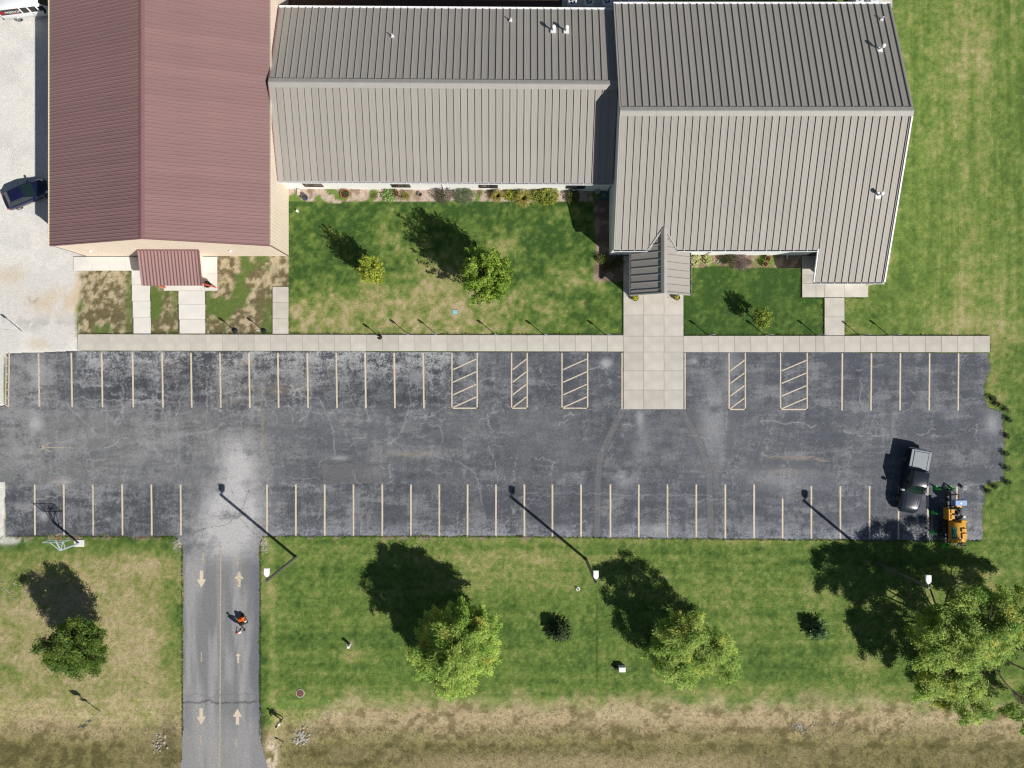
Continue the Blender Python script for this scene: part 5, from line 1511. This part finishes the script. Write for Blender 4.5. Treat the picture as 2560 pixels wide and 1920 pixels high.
MB().box(-3.06, -2.93, -.86, .86, .48, .66, bev=.03).build('rear_bumper', M_['chrome'], tk); MB().box(2.88, 3.02, -.7, .7, .44, .62, bev=.03).build('front_bumper', navy, tk)
for s in (-1, 1):
    mb = MB(); mb.tube([(1.25, s * .60, 1.175), (2.2, s * .55, 1.125), (2.7, s * .45, 1.045)], .012, 5); mb.build('hood_crease', navy, tk)

# dark blue hatchback by the gymnasium
cr_ = thing('blue_car', 'dark blue compact car parked in the shade of the maroon-roofed building', 'car', (-45.35, 17.75, .02), math.radians(22.8))
bl = paint_car('dark_blue_paint', (0.008, 0.010, 0.040), .2)
rb = [ring(-2.10, .60, .70, .58, .45, .62, .80, .02), ring(-1.95, .74, .82, .68, .32, .66, .92, .02), ring(-1.3, .78, .86, .72, .26, .68, .95, .02), ring(.2, .78, .86, .72, .24, .66, .92, .02), ring(.85, .78, .86, .70, .24, .64, .92, .04), ring(1.45, .78, .85, .66, .26, .62, .82, .06), ring(1.9, .72, .78, .56, .32, .58, .70, .05), ring(2.12, .50, .58, .40, .38, .52, .58, .03)]
soften(MB().loft(rb).build('body', bl, cr_), 50)
cabin(cr_, (-1.80, .98, .80, .90, .92), (-1.18, .05, .55, 1.43), bl, tg, 2)
for s in (-1, 1):
    MB().box(1.55, 1.95, min(s * .46, s * .68), max(s * .46, s * .68), .58, .72, bev=.05).build('headlight', M_['headlamp'], cr_)
    MB().box(-2.06, -1.93, min(s * .58, s * .76), max(s * .58, s * .76), .62, .84).build('tail_light', M_['tail'], cr_)
    MB().box(.62, .78, min(s * .82, s * 1.0), max(s * .82, s * 1.0), .90, 1.04, bev=.03).build('mirror', bl, cr_)
    for x_ in (-1.25, 1.30): wheel(cr_, x_, s * .76, .31, .2)
MB().box(-2.14, -2.0, -.6, .6, .34, .52, bev=.03).build('rear_bumper', bl, cr_)
MB().box(.92, .98, -.62, .62, .925, .945).build('wiper', M_['black_metal'], cr_)

# white passenger van, nose behind the eave
q = P(49, 53)
vn_ = thing('white_van', 'white passenger van with dark windows half hidden by the maroon roof edge', 'van', (q.x + 1.62, q.y + 1.14, .02), math.radians(7.0))
wp = paint_car('white_van_paint', (.76, .77, .78), .3)
def vr(x, hb, hm, z0, zb, wt, zt):
    r_ = [(hb, z0), (hm, z0 + .12), (hm, zb), (hm * .97, zb + .12), (wt, zt - .10), (wt * .88, zt - .01), (wt * .4, zt + .02)]
    return [(x, y, z) for y, z in r_] + [(x, -y, z) for y, z in reversed(r_)]
rb = [vr(-2.78, .80, .90, .42, 1.05, .76, 1.98), vr(-2.62, .92, 1.0, .36, 1.08, .82, 2.08), vr(.9, .92, 1.0, .34, 1.10, .82, 2.10), vr(1.25, .92, 1.0, .34, 1.12, .78, 2.0), vr(1.95, .92, .99, .36, 1.06, .70, 1.30), vr(2.6, .86, .92, .40, .86, .62, 1.04), vr(2.8, .70, .78, .48, .70, .5, .84)]
vb = soften(MB().loft(rb).build('body', wp, vn_))
vg = glass('van_glass', (0.012, 0.012, 0.014))
def side_pane(x0, x1, s, z0=1.24, z1=1.86, m=vg, nm='side_window', off=0.0):
    y0_, y1_ = .968 + off, .845 + off
    pts = [Vector((x0, s * y0_, z0)), Vector((x1, s * y0_, z0)), Vector((x1, s * y1_, z1)), Vector((x0, s * y1_, z1))]
    n = Vector((0, s, .25)).normalized()
    return MB().loft([[p + n * .004 for p in pts], [p + n * .018 for p in pts]]).build(nm, m, vn_)
for s in (-1, 1):
    side_pane(-2.55, -.62, s)
    side_pane(-.48, .12, s); side_pane(.28, .92, s); side_pane(1.08, 1.62, s, 1.24, 1.74)
    for x_ in (-1.62, 1.75): wheel(vn_, x_, s * .88, .37, .24)
    MB().box(-2.84, -2.72, min(s * .78, s * .9), max(s * .78, s * .9), .9, 1.4).build('tail_light', M_['tail'], vn_)
    MB().box(2.5, 2.78, min(s * .56, s * .8), max(s * .56, s * .8), .72, .9, bev=.03).build('headlight', M_['headlamp'], vn_)
    MB().box(1.45, 1.6, min(s * 1.02, s * 1.26), max(s * 1.02, s * 1.26), 1.2, 1.42, bev=.03).build('mirror', M_['black_metal'], vn_)
    MB().box(.2, .36, min(s * .998, s * 1.012), max(s * .998, s * 1.012), 1.02, 1.06).build('door_handle', M_['black_metal'], vn_)
mb = MB(); mb.loft([[Vector((1.34, y_, 1.93)) for y_ in (-.66, .66)] + [Vector((1.90, y_, 1.36)) for y_ in (.70, -.70)], [Vector((1.36, y_, 1.95)) for y_ in (-.66, .66)] + [Vector((1.92, y_, 1.38)) for y_ in (.70, -.70)]]); mb.build('windshield', vg, vn_)
MB().box(-2.92, -2.78, -.9, .9, .42, .58, bev=.02).build('rear_bumper', M_['black_metal'], vn_)
# window lettering on the south side
fc_ = bpy.data.curves.new('lettering', 'FONT'); fc_.body = 'FREEDOM'; fc_.size = .34; fc_.extrude = .002; fc_.align_x = 'LEFT'
fc_.materials.append(M_['sign_white'])
fo = bpy.data.objects.new('lettering_curve', fc_); COL.objects.link(fo)
fme = bpy.data.meshes.new_from_object(fo.evaluated_get(bpy.context.evaluated_depsgraph_get()))
bpy.data.objects.remove(fo)
ft = bpy.data.objects.new('lettering', fme)
tilt = math.atan2(.123, .62)
put(ft, vn_, WM[vn_] @ Matrix.Translation(Vector((-2.02, -.965, 1.42))) @ Matrix.Rotation(math.pi / 2 - tilt, 4, 'X'))
mr_ = mat('red_decal', (.55, .03, .05), .5)
mb = MB(); mb.lathe([(.02, 0), (.21, 0)], 20)
mb.build('logo', mr_, vn_, WM[vn_] @ Matrix.Translation(Vector((-2.28, -.936, 1.52))) @ Matrix.Rotation(math.pi / 2 - tilt, 4, 'X'))
mb = MB().box(-1.5, -.85, -.001, .001, 0, .05)
mb.build('logo_bar', mr_, vn_, WM[vn_] @ Matrix.Translation(Vector((0, -.985, 1.32))) @ Matrix.Rotation(-tilt, 4, 'X'))

# yellow crack-sealing trailer
tr_ = thing('sealcoat_trailer', 'yellow asphalt tank trailer with engine at the corner of the car park', 'trailer', (41.2, -12.85, .03), math.radians(1.5))
yel = mat('yellow_enamel', (.62, .30, .025), .42, .4, var=.08, scale=3)
mb = MB()
prof = []
rr = .74
ringp = lambda y, k: [(rr * k * math.cos(a), y, 1.12 + .62 * k * math.sin(a)) for a in np.linspace(0, 2 * math.pi, 21)[:-1]]
mb.loft([ringp(-1.78, .82), ringp(-1.70, .96), ringp(-1.6, 1), ringp(.0, 1), ringp(.10, .96), ringp(.16, .82)])
tank = soften(mb.build('tank', yel, tr_))
MB().box(.02, .48, -1.35, -.85, 1.66, 1.86, bev=.03).build('hatch', yel, tr_); MB().box(.0, .44, -.72, -.40, 1.68, 1.88, bev=.03).build('hatch', yel, tr_); MB().box(.1, .62, .10, .32, 1.25, 1.66, bev=.02).build('step_box', yel, tr_)
grn = mat('green_decal', (.02, .14, .09), .5)
mb = MB()
for k in range(4):
    a0, a1 = [math.radians(118 + 9 * (k + j)) for j in (0, 1)]
    mb.add([((rr + .004) * math.cos(a), y, 1.12 + .624 * math.sin(a)) for a, y in ((a0, -1.4), (a0, -.3), (a1, -.3), (a1, -1.4))], [(3, 2, 1, 0)])
mb.build('decal', grn, tank)
mb = MB()
for yy in (-1.2, -.5):
    a0, a1 = math.radians(124), math.radians(142)
    mb.add([((rr + .008) * math.cos(a), y, 1.12 + .628 * math.sin(a)) for a, y in ((a0, yy), (a0, yy + .2), (a1, yy + .2), (a1, yy))], [(3, 2, 1, 0)])
mb.build('decal', mat('pale_blue_decal', (.35, .5, .6), .5), tank)
fm = MB()
for x_ in (-.62, .55): fm.box(x_, x_ + .12, -1.95, 2.55, .48, .58)
for y_ in (-1.95, -.6, .3, 1.45, 2.45): fm.box(-.5, .55, y_, y_ + .1, .49, .57)
fm.build('frame', mat('dark_brown_steel', (.07, .04, .018), .6), tr_)
MB().box(-.92, -.58, .3, 1.35, .62, 1.42, bev=.03).build('side_box', yel, tr_)
for yy in (.42, .95): MB().box(-.72, -.40, yy, yy + .38, 1.42, 1.50, bev=.02).build('box_lid', yel, tr_)
mb = MB(); mb.box(-.38, .42, .35, 1.35, .6, 1.28, bev=.06); mb.tube([(-.2, .6, 1.25), (-.2, .6, 1.55), (.1, .75, 1.6)], .06, 8); mb.tube([(.2, 1.1, 1.25), (.2, 1.1, 1.5)], .08, 10); mb.lathe([(.16, 1.28), (.16, 1.42), (.05, 1.45)], 14, (.0, .9, 0)); mb.build('engine', M_['black_metal'], tr_)
MB().box(.42, .62, .5, .68, 1.2, 1.45, bev=.02).build('filter_can', M_['sign_white'], tr_)
bx_ = MB().box(-.28, .80, 1.62, 2.12, .9, 1.45, bev=.03).build('blue_tank', mat('pale_blue_steel_top', (.28, .40, .62), .45), tr_)
MB().lathe([(.09, 1.45), (.09, 1.462)], 14, (.24, 1.85, 0)).build('sticker', M_['sign_white'], tr_)
MB().box(.05, .55, 1.38, 1.60, .62, 1.1, bev=.02).build('side_box', yel, tr_)
mb = MB(); mb.tube([(-.5, 2.5, .53), (0, 3.0, .5), (.5, 2.5, .53)], .05, 6); mb.tube([(0, 2.95, .5), (0, 3.2, .5)], .06, 6); mb.tube([(0, 2.9, .02), (0, 2.9, .7)], .04, 6); mb.build('drawbar', M_['black_metal'], tr_)
for s in (-1, 1):
    for yy in (-.35, -1.1): 
        M0 = WM[tr_]
        Mw = M0 @ Matrix.Translation(Vector((s * .98, yy, .33))) @ Matrix.Rotation(s * math.pi / 2, 4, 'Y')
        w_ = MB().lathe([(.2, -.1), (.31, -.1), (.33, -.06), (.33, .06), (.31, .1), (.2, .1)], 20).build('wheel', M_['rubber'], tr_, Mw)
        MB().lathe([(.2, .085), (.17, .10), (.03, .10)], 18, cap=False).build('rim', M_['chrome'], w_, Mw)
    MB().box(min(s * .86, s * 1.10), max(s * .86, s * 1.10), -1.5, .05, .68, .72, bev=.01).build('fender', M_['dark_frame'], tr_)
mb = MB()
for k in range(5):
    rr2 = .16 + .022 * k
    mb.tube([(.62 + rr2 * math.cos(a), -2.15, 1.0 + rr2 * math.sin(a)) for a in np.linspace(0, 6.28, 15)], .022, 5)
hr = mb.build('hose_reel', mat('red_hose', (.20, .05, .03), .6), tr_)
MB().box(.30, .94, -2.30, -2.00, .62, .70, bev=.02).build('reel_base', M_['black_metal'], tr_)
mb = MB(); mb.tube([(-.6, -1.95, .55), (-.2, -2.1, .75), (.3, -2.05, .62)], .035, 6); mb.tube([(-.8, -1.8, .6), (-.5, -2.0, .5), (0, -2.0, .6)], .03, 6); mb.build('hose', M_['galv'], tr_)

# cones, bucket, wand
gcone = mat('green_plastic', (.05, .62, .09), .45, .35)
def cone(label, zx, zy, tilt=0.0):
    u, v = 2300 + zx / 8.294, 1190 + zy / 8.294
    q = P(u, v)
    t = thing('traffic_cone', label, 'traffic cone', (q.x, q.y, .03 if v < 1352 else .0), random.uniform(0, 1.5), 'green cones around the trailer')
    MB().box(-.18, .18, -.18, .18, 0, .035, bev=.01).build('base', gcone, t)
    MB().lathe([(.14, .035), (.125, .08), (.035, .70), (.022, .71)], 18).build('cone', gcone, t)
    MB().lathe([(.0985, .25), (.0755, .38)], 18, cap=False).build('collar', mat('grey_collar', (.10, .30, .10), .5), t)
cone('green cone nearest the cab of the pickup truck', 330, 252); cone('green cone ahead of the trailer drawbar', 635, 252); cone('green cone beside the pickup hood, west of the trailer', 255, 752); cone('green cone by the long wand on the ground', 245, 1165); cone('green cone on the grass at the tail of the trailer', 488, 1448)
q = P(2406, 1219)
t = thing('bucket', 'white plastic bucket on the asphalt ahead of the trailer', 'bucket', (q.x, q.y, .03))
MB().lathe([(.13, 0), (.155, .36), (.165, .36), (.165, .38), (.14, .38), (.12, .03), (.01, .03)], 20, cap=False).build('pail', M_['sign_white'], t)
mb = MB(); mb.tube([(.16 * math.cos(a), 0.02, .36 + .10 * math.sin(a)) for a in np.linspace(0, math.pi, 9)], .006, 4); mb.build('handle', M_['galv'], t)
a = P(2327, 1298); b = P(2329, 1342)
t = thing('sealing_wand', 'long metal wand with orange grip lying between pickup and trailer', 'tool', (a.x, a.y, .03))
d = b - a
MB().tube([(0, 0, .10), (d.x * .5, d.y * .5, .09), (d.x, d.y, .06)], .022, 6).build('tube', M_['galv'], t); MB().tube([(0.02, .14, .12), (0, 0, .10), (0, -.16, .1)], .055, 8).build('grip', mat('orange_grip', (.62, .16, .07), .5), t)
MB().tube([(d.x, d.y, .06), (d.x + .25, d.y - .1, .05)], .05, 6).build('nozzle', M_['black_metal'], t)
MB().box(-.05, .05, -.05, .05, 0, .08).build('rest', M_['black_metal'], t)

# ------------------------------------------------------------------ people
def person(label, base, rz, joints, pants, shirt, skin, shoe, cap=None):
    t = thing('person', label, 'person', base, rz)
    v, e, rad, part = [], [], [], []
    idx = {}
    def node(n, p, r, k):
        idx[n] = len(v); v.append(p); rad.append(r); part.append(k)
    def edge(a, b): e.append((idx[a], idx[b]))
    J = joints
    node('pelvis', J['pelvis'], .19, 1); node('waist', J['waist'], .17, 1); node('chest', J['chest'], .19, 1); node('neck', J['neck'], .058, 2); node('head0', J['head0'], .075, 2); node('head1', J['head1'], .092, 2); node('head2', J['head2'], .07, 2)
    for a, b in (('pelvis', 'waist'), ('waist', 'chest'), ('chest', 'neck'), ('neck', 'head0'), ('head0', 'head1'), ('head1', 'head2')): edge(a, b)
    for s in 'lr':
        node('sh' + s, J['sh' + s], .09, 1); node('el' + s, J['el' + s], .056, 1.5); node('wr' + s, J['wr' + s], .03, 2)
        edge('chest', 'sh' + s); edge('sh' + s, 'el' + s); edge('el' + s, 'wr' + s)
        w = Vector(J['wr' + s]); el = Vector(J['el' + s]); dr = (w - el).normalized(); side = dr.cross(Vector((0, 0, 1))).normalized()
        node('pm' + s, tuple(w + dr * .06), .036, 2); edge('wr' + s, 'pm' + s)
        for f in range(4):
            o_ = side * (f - 1.5) * .021; L1 = (.05, .055, .052, .042)[f]
            node('f%da%s' % (f, s), tuple(w + dr * .10 + o_), .0095, 2); node('f%db%s' % (f, s), tuple(w + dr * (.10 + L1) + o_ - Vector((0, 0, .015))), .0085, 2); node('f%dc%s' % (f, s), tuple(w + dr * (.10 + L1 * 1.35) + o_ - Vector((0, 0, .05))), .008, 2)
            edge('pm' + s, 'f%da%s' % (f, s)); edge('f%da%s' % (f, s), 'f%db%s' % (f, s)); edge('f%db%s' % (f, s), 'f%dc%s' % (f, s))
        sg2 = 1 if s == 'l' else -1
        node('t0' + s, tuple(w + dr * .05 + side * .045 * sg2), .0105, 2); node('t1' + s, tuple(w + dr * .09 + side * .06 * sg2 - Vector((0, 0, .02))), .0095, 2)
        edge('wr' + s, 't0' + s); edge('t0' + s, 't1' + s)
        node('hp' + s, J['hp' + s], .10, 0); node('kn' + s, J['kn' + s], .064, 0); node('an' + s, J['an' + s], .042, 0); node('to' + s, J['to' + s], .038, 3)
        edge('pelvis', 'hp' + s); edge('hp' + s, 'kn' + s); edge('kn' + s, 'an' + s); edge('an' + s, 'to' + s)
    me = bpy.data.meshes.new('body_cage'); me.from_pydata(v, e, []); me.update()
    o = bpy.data.objects.new('body_cage', me); COL.objects.link(o)
    md = o.modifiers.new('skin', 'SKIN'); md.use_smooth_shade = True
    me.skin_vertices.new() if not me.skin_vertices else None
    for i, sv in enumerate(me.skin_vertices[0].data):
        sv.radius = (rad[i], rad[i]); sv.use_root = (i == 0)
    md2 = o.modifiers.new('sub', 'SUBSURF'); md2.levels = 2; md2.render_levels = 2
    dg = bpy.context.evaluated_depsgraph_get(); dg.update()
    ev = bpy.data.meshes.new_from_object(o.evaluated_get(dg))
    bpy.data.objects.remove(o)
    ev.materials.clear()
    for m in (pants, shirt, skin, shoe): ev.materials.append(m)
    vv = np.array(v); pp = np.array(part)
    nf = len(ev.polygons); ctr = np.empty(nf * 3); ev.polygons.foreach_get('center', ctr); ctr = ctr.reshape(-1, 3)
    best = np.full(nf, 1e9); mi = np.zeros(nf, int)
    for (a, b) in e:
        A, B = vv[a], vv[b]; d = B - A; tt = np.clip(((ctr - A) @ d) / (d @ d + 1e-9), 0, 1)
        ds = np.linalg.norm(ctr - A - tt[:, None] * d, axis=1)
        ka, kb = pp[a], pp[b]
        m = np.where(tt < .5, ka, kb)
        if ka == 1.5 and kb == 2: m = np.full(nf, 2)
        if ka == 1 and kb == 1.5: m = np.where(tt < .75, 1, 2)
        if ka == 1 and kb == 2: m = np.where(tt < .6, 1, 2)
        up_ = ds < best; mi = np.where(up_, m, mi); best = np.where(up_, ds, best)
    ev.polygons.foreach_set('material_index', mi.astype(np.int32)); ev.polygons.foreach_set('use_smooth', [True] * nf); ev.update()
    bo = bpy.data.objects.new('body', ev); put(bo, t, WM[t])
    h1 = Vector(J['head1']); h0 = Vector(J['neck']); upv = (Vector(J['head2']) - Vector(J['head0'])).normalized(); fw = Vector(J['face']).normalized()
    rt = fw.cross(upv)
    def at(a, b, c_): return h1 + rt * a + fw * b + upv * c_
    f_ = MB(); f_.tube([at(0, .085, .0), at(0, .112, -.03), at(0, .09, -.045)], [.010, .017, .008], 6); f_.build('nose', skin, bo, WM[t])
    for s in (-1, 1):
        MB().tube([at(s * .035, .082, .012), at(s * .035, .094, .012)], [.013, .006], 8).build('eye', M_['black_metal'], bo, WM[t])
        MB().tube([at(s * .085, 0, .02), at(s * .10, -.01, .0), at(s * .085, 0, -.03)], [.008, .014, .006], 6).build('ear', skin, bo, WM[t])
    MB().tube([at(-.025, .088, -.07), at(.025, .088, -.07)], .006, 5).build('mouth', mat('lip', (.30, .10, .08), .6), bo, WM[t])
    hr_ = MB()
    n = 14
    prof_ = [(.100, .005), (.106, .035), (.098, .075), (.07, .112), (.012, .128)]
    hr_.loft([[at(r_ * math.cos(2 * math.pi * k / n), r_ * math.sin(2 * math.pi * k / n) * 1.05 - .01, z_) for k in range(n)] for r_, z_ in prof_])
    if cap:
        hr_.build('cap', cap, t)
        MB().loft([[at(-.07, .09, .03), at(.07, .09, .03), at(.055, .17, .015), at(-.055, .17, .015)], [at(-.07, .09, .042), at(.07, .09, .042), at(.055, .17, .025), at(-.055, .17, .025)]]).build('cap_brim', cap, t)
    else:
        hr_.build('hair', mat('dark_hair', (.03, .02, .015), .7), t)
    return t
skin = mat('skin', (.42, .24, .16), .6, .3); wsh = mat('white_shirt', (.78, .79, .82), .8, .1, var=.05, scale=8); dpa = mat('dark_trousers', (.035, .035, .045), .85, .1); redm = mat('red_cloth', (.50, .04, .04), .7, .15); rshoe = mat('red_shoes', (.45, .03, .05), .6)
bshoe = mat('dark_shoes', (.03, .03, .03), .6)
# striping worker, pushing the machine northwards (+y)
q = P(610, 1570)
J1 = {'pelvis': (0, 0, .95), 'waist': (0, .03, 1.10), 'chest': (0, .07, 1.34), 'neck': (0, .11, 1.52), 'head0': (0, .13, 1.60), 'head1': (0, .15, 1.67), 'head2': (0, .15, 1.74), 'face': (0, 1, -.3),
      'shl': (-.19, .08, 1.42), 'ell': (-.25, .18, 1.16), 'wrl': (-.22, .42, 1.05), 'shr': (.19, .08, 1.42), 'elr': (.25, .18, 1.16), 'wrr': (.22, .42, 1.05),
      'hpl': (-.10, 0, .90), 'knl': (-.11, .14, .50), 'anl': (-.11, .10, .09), 'tol': (-.12, .27, .045), 'hpr': (.10, 0, .90), 'knr': (.11, -.02, .49), 'anr': (.11, -.24, .10), 'tor': (.12, -.08, .045)}
person('person in white shirt and red cap walking behind the orange striping machine on the drive', (q.x, q.y, .035), .15, J1, dpa, wsh, skin, bshoe, redm)
q2 = P(704, 1800)
g2 = float(ground_z(np.array([q2.x]), np.array([q2.y]))[0])
J2 = {'pelvis': (0, 0, .95), 'waist': (0, .01, 1.10), 'chest': (0, .02, 1.34), 'neck': (0, .03, 1.52), 'head0': (0, .05, 1.60), 'head1': (0, .06, 1.67), 'head2': (0, .06, 1.74), 'face': (0, 1, -.15),
      'shl': (-.19, .02, 1.42), 'ell': (-.38, -.06, 1.18), 'wrl': (-.20, .10, 1.00), 'shr': (.19, .02, 1.42), 'elr': (.24, .04, 1.14), 'wrr': (.24, .16, .92),
      'hpl': (-.10, 0, .90), 'knl': (-.12, .04, .50), 'anl': (-.13, 0, .09), 'tol': (-.15, .16, .045), 'hpr': (.10, 0, .90), 'knr': (.12, .03, .50), 'anr': (.13, -.02, .09), 'tor': (.15, .14, .045)}
person('person in loose white shirt and red shoes standing on the grass by the drive', (q2.x, q2.y, g2 + .0), .9, J2, dpa, wsh, skin, rshoe, None)
# line striping machine
q = P(609.5, 1549)
t = thing('striping_machine', 'orange walk-behind line striping machine on the drive', 'striping machine', (q.x, q.y, .035), .15)
MB().box(-.28, .28, -.35, .40, .22, .30, bev=.02).build('frame', M_['black_metal'], t)
MB().box(-.30, .26, .0, .38, .30, .62, bev=.05).build('cowl', mat('orange_enamel', (.68, .13, .02), .45), t)
MB().box(-.18, .20, -.30, -.04, .30, .72, bev=.05).build('engine', M_['black_metal'], t); MB().lathe([(.15, .62), (.15, .76), (.13, .80), (.02, .80)], 16, (-.05, .18, 0)).build('paint_pail', mat('orange_pail', (.66, .10, .02), .5), t)
mb = MB()
for s in (-1, 1): mb.tube([(s * .22, -.2, .3), (s * .22, -.40, .80), (s * .22, -.58, 1.05), (s * .22, -.72, 1.06)], .016, 6)
mb.tube([(-.22, -.45, .88), (.22, -.45, .88)], .014, 6); mb.build('handlebar', M_['galv'], t)
for (x_, y_) in ((-.33, -.2), (.33, -.2), (0, .5)):
    Mw = WM[t] @ Matrix.Translation(Vector((x_, y_, .14))) @ Matrix.Rotation(math.pi / 2, 4, 'Y')
    MB().lathe([(.05, -.05), (.13, -.05), (.14, 0), (.13, .05), (.05, .05)], 16).build('wheel', M_['rubber'], t, Mw)
MB().tube([(.36, .1, .4), (.36, .1, .1)], .03, 6).build('spray_gun', M_['galv'], t); MB().lathe([(.08, .30), (.08, .55), (.02, .57)], 12, (.34, -.05, 0)).build('pump', M_['sign_white'], t)

# ------------------------------------------------------------------ rough grass of the ditch and tufts in the lawn
def tufts(name, label, n, area, hmin, hmax, seed, cols, blades=5, keep=None, wid=.018):
    rng = np.random.default_rng(seed)
    u = rng.uniform(area[0], area[1], n); v = rng.uniform(area[2], area[3], n)
    x = (u - 1280) * PX; y = (960 - v) * PX
    ok_ = ~inpoly(u, v, LOT)
    if keep is not None: ok_ &= keep(u, v, x, y)
    x, y, u, v = x[ok_], y[ok_], u[ok_], v[ok_]
    z = ground_z(x, y)
    m = len(x)
    N_ = m * blades
    bx, by, bz = (np.repeat(k, blades) for k in (x, y, z))
    a = rng.uniform(0, 2 * np.pi, N_); h = rng.uniform(hmin, hmax, N_); ln = h * rng.uniform(.3, 1.0, N_)
    b0 = np.stack([bx + rng.normal(0, .05, N_), by + rng.normal(0, .05, N_), bz - .08], 1)
    d = np.stack([np.cos(a), np.sin(a), np.zeros(N_)], 1); s = np.stack([-np.sin(a), np.cos(a), np.zeros(N_)], 1) * wid
    tip = b0 + d * ln[:, None] + np.stack([np.zeros(N_), np.zeros(N_), h + .08], 1)
    vv_ = np.stack([b0 - s, b0 + s, tip], 1).reshape(-1, 3)
    k = np.repeat(rng.integers(0, len(cols), m), blades)
    cc_ = np.array(cols)[k] * rng.uniform(.7, 1.3, (N_, 1))
    me = arr_mesh(name, vv_, np.arange(3 * N_).reshape(-1, 3), M_['leaf'], np.repeat(cc_, 3, 0))
    return tag(put(bpy.data.objects.new(name, me)), label, 'grass', None, 'stuff')
tufts('dry_grass', 'dry brown weeds on the sunny bank of the roadside ditch', 5000, (-10, 2580, 1770, 1845), .04, .14, 71, [(.36, .27, .16), (.46, .37, .23), (.22, .16, .08), (.2, .19, .07)])
tufts('ditch_grass', 'olive rough grass in the bottom of the roadside ditch', 8000, (-10, 2580, 1825, 1960), .04, .14, 72, [(.20, .18, .06), (.13, .13, .035), (.28, .23, .10), (.18, .20, .05)])
tufts('lawn_grass', 'short tufts of the mown lawns', 60000, (690, 2580, 1346, 1740), .03, .09, 73, [(.12, .18, .04), (.16, .21, .05), (.24, .25, .10), (.08, .13, .025)], 3)
tufts('lawn_grass', 'pale dry tufts of the west lawn', 14000, (-10, 456, 1346, 1780), .03, .10, 74, [(.26, .24, .11), (.40, .33, .19), (.17, .19, .06)], 3)

def edge_tufts(name, label, segs, seed, cols, hmin=.03, hmax=.075):
    """ragged turf growing over the edges of walks and drive"""
    rng = np.random.default_rng(seed)
    B, Hh = [], []
    for (u0, v0, u1, v1) in segs:
        a, b = P(u0, v0), P(u1, v1)
        L_ = (b - a).length
        n = int(L_ * 26)
        t = rng.random(n)
        d = (b - a).normalized(); nr = np.array([-d.y, d.x])
        patch = .5 + .5 * np.sin(t * L_ * 1.7 + rng.uniform(0, 6)) * np.sin(t * L_ * .61)
        off = rng.normal(0, .05, n) + .05 * (patch - .5)
        B.append(np.stack([a.x + (b.x - a.x) * t + nr[0] * off, a.y + (b.y - a.y) * t + nr[1] * off, np.full(n, .02)], 1))
        Hh.append(rng.uniform(hmin, hmax, n) * (.6 + .8 * patch))
    B = np.concatenate(B); Hh = np.concatenate(Hh); n = len(B)
    B[:, 2] = ground_z(B[:, 0], B[:, 1]) + .02
    B = np.repeat(B, 3, 0); Hh = np.repeat(Hh, 3)
    a = rng.uniform(0, 2 * np.pi, len(B)); d = np.stack([np.cos(a), np.sin(a), 0 * a], 1); s = np.stack([-np.sin(a), np.cos(a), 0 * a], 1) * .02
    tip = B + d * (Hh * rng.uniform(.6, 1.4, len(B)))[:, None] + np.stack([0 * a, 0 * a, Hh + .06], 1)
    v = np.stack([B - s, B + s, tip], 1).reshape(-1, 3)
    c = np.array(cols)[rng.integers(0, len(cols), len(B))] * rng.uniform(.7, 1.3, (len(B), 1))
    me = arr_mesh(name, v, np.arange(len(v)).reshape(-1, 3), M_['leaf'], np.repeat(c, 3, 0))
    return tag(put(bpy.data.objects.new(name, me)), label, 'grass', None, 'stuff')
edge_tufts('edge_grass', 'ragged turf along the edges of walks, drive and car park', [(724, 834.5, 1556, 838), (1710, 838.5, 2058, 838.5), (2111, 838.5, 2470, 839), (1557, 700, 1557, 838), (1709.5, 748, 1709.5, 838), (2059, 746, 2059, 838), (2111, 746, 2111, 838), (2003, 690, 2003, 744), (2004, 744.5, 2059, 744.5), (2111, 744.5, 2169, 744.5),
    (723, 717, 723, 834), (376, 730, 378, 834), (447, 730, 449, 834), (515, 730, 515, 834), (333, 690, 334, 834), (200, 834, 334, 834), (378, 834, 449, 834), (515, 834, 681, 834), (2474, 842, 2474, 880), (16, 1341, 440, 1344), (658, 1342, 1300, 1342), (1300, 1342, 1900, 1349), (1900, 1349, 2455, 1352), (652, 1365, 651, 1840), (456, 1365, 457, 1840)], 75, [(.10, .16, .03), (.14, .19, .045), (.20, .20, .08), (.07, .12, .022)])
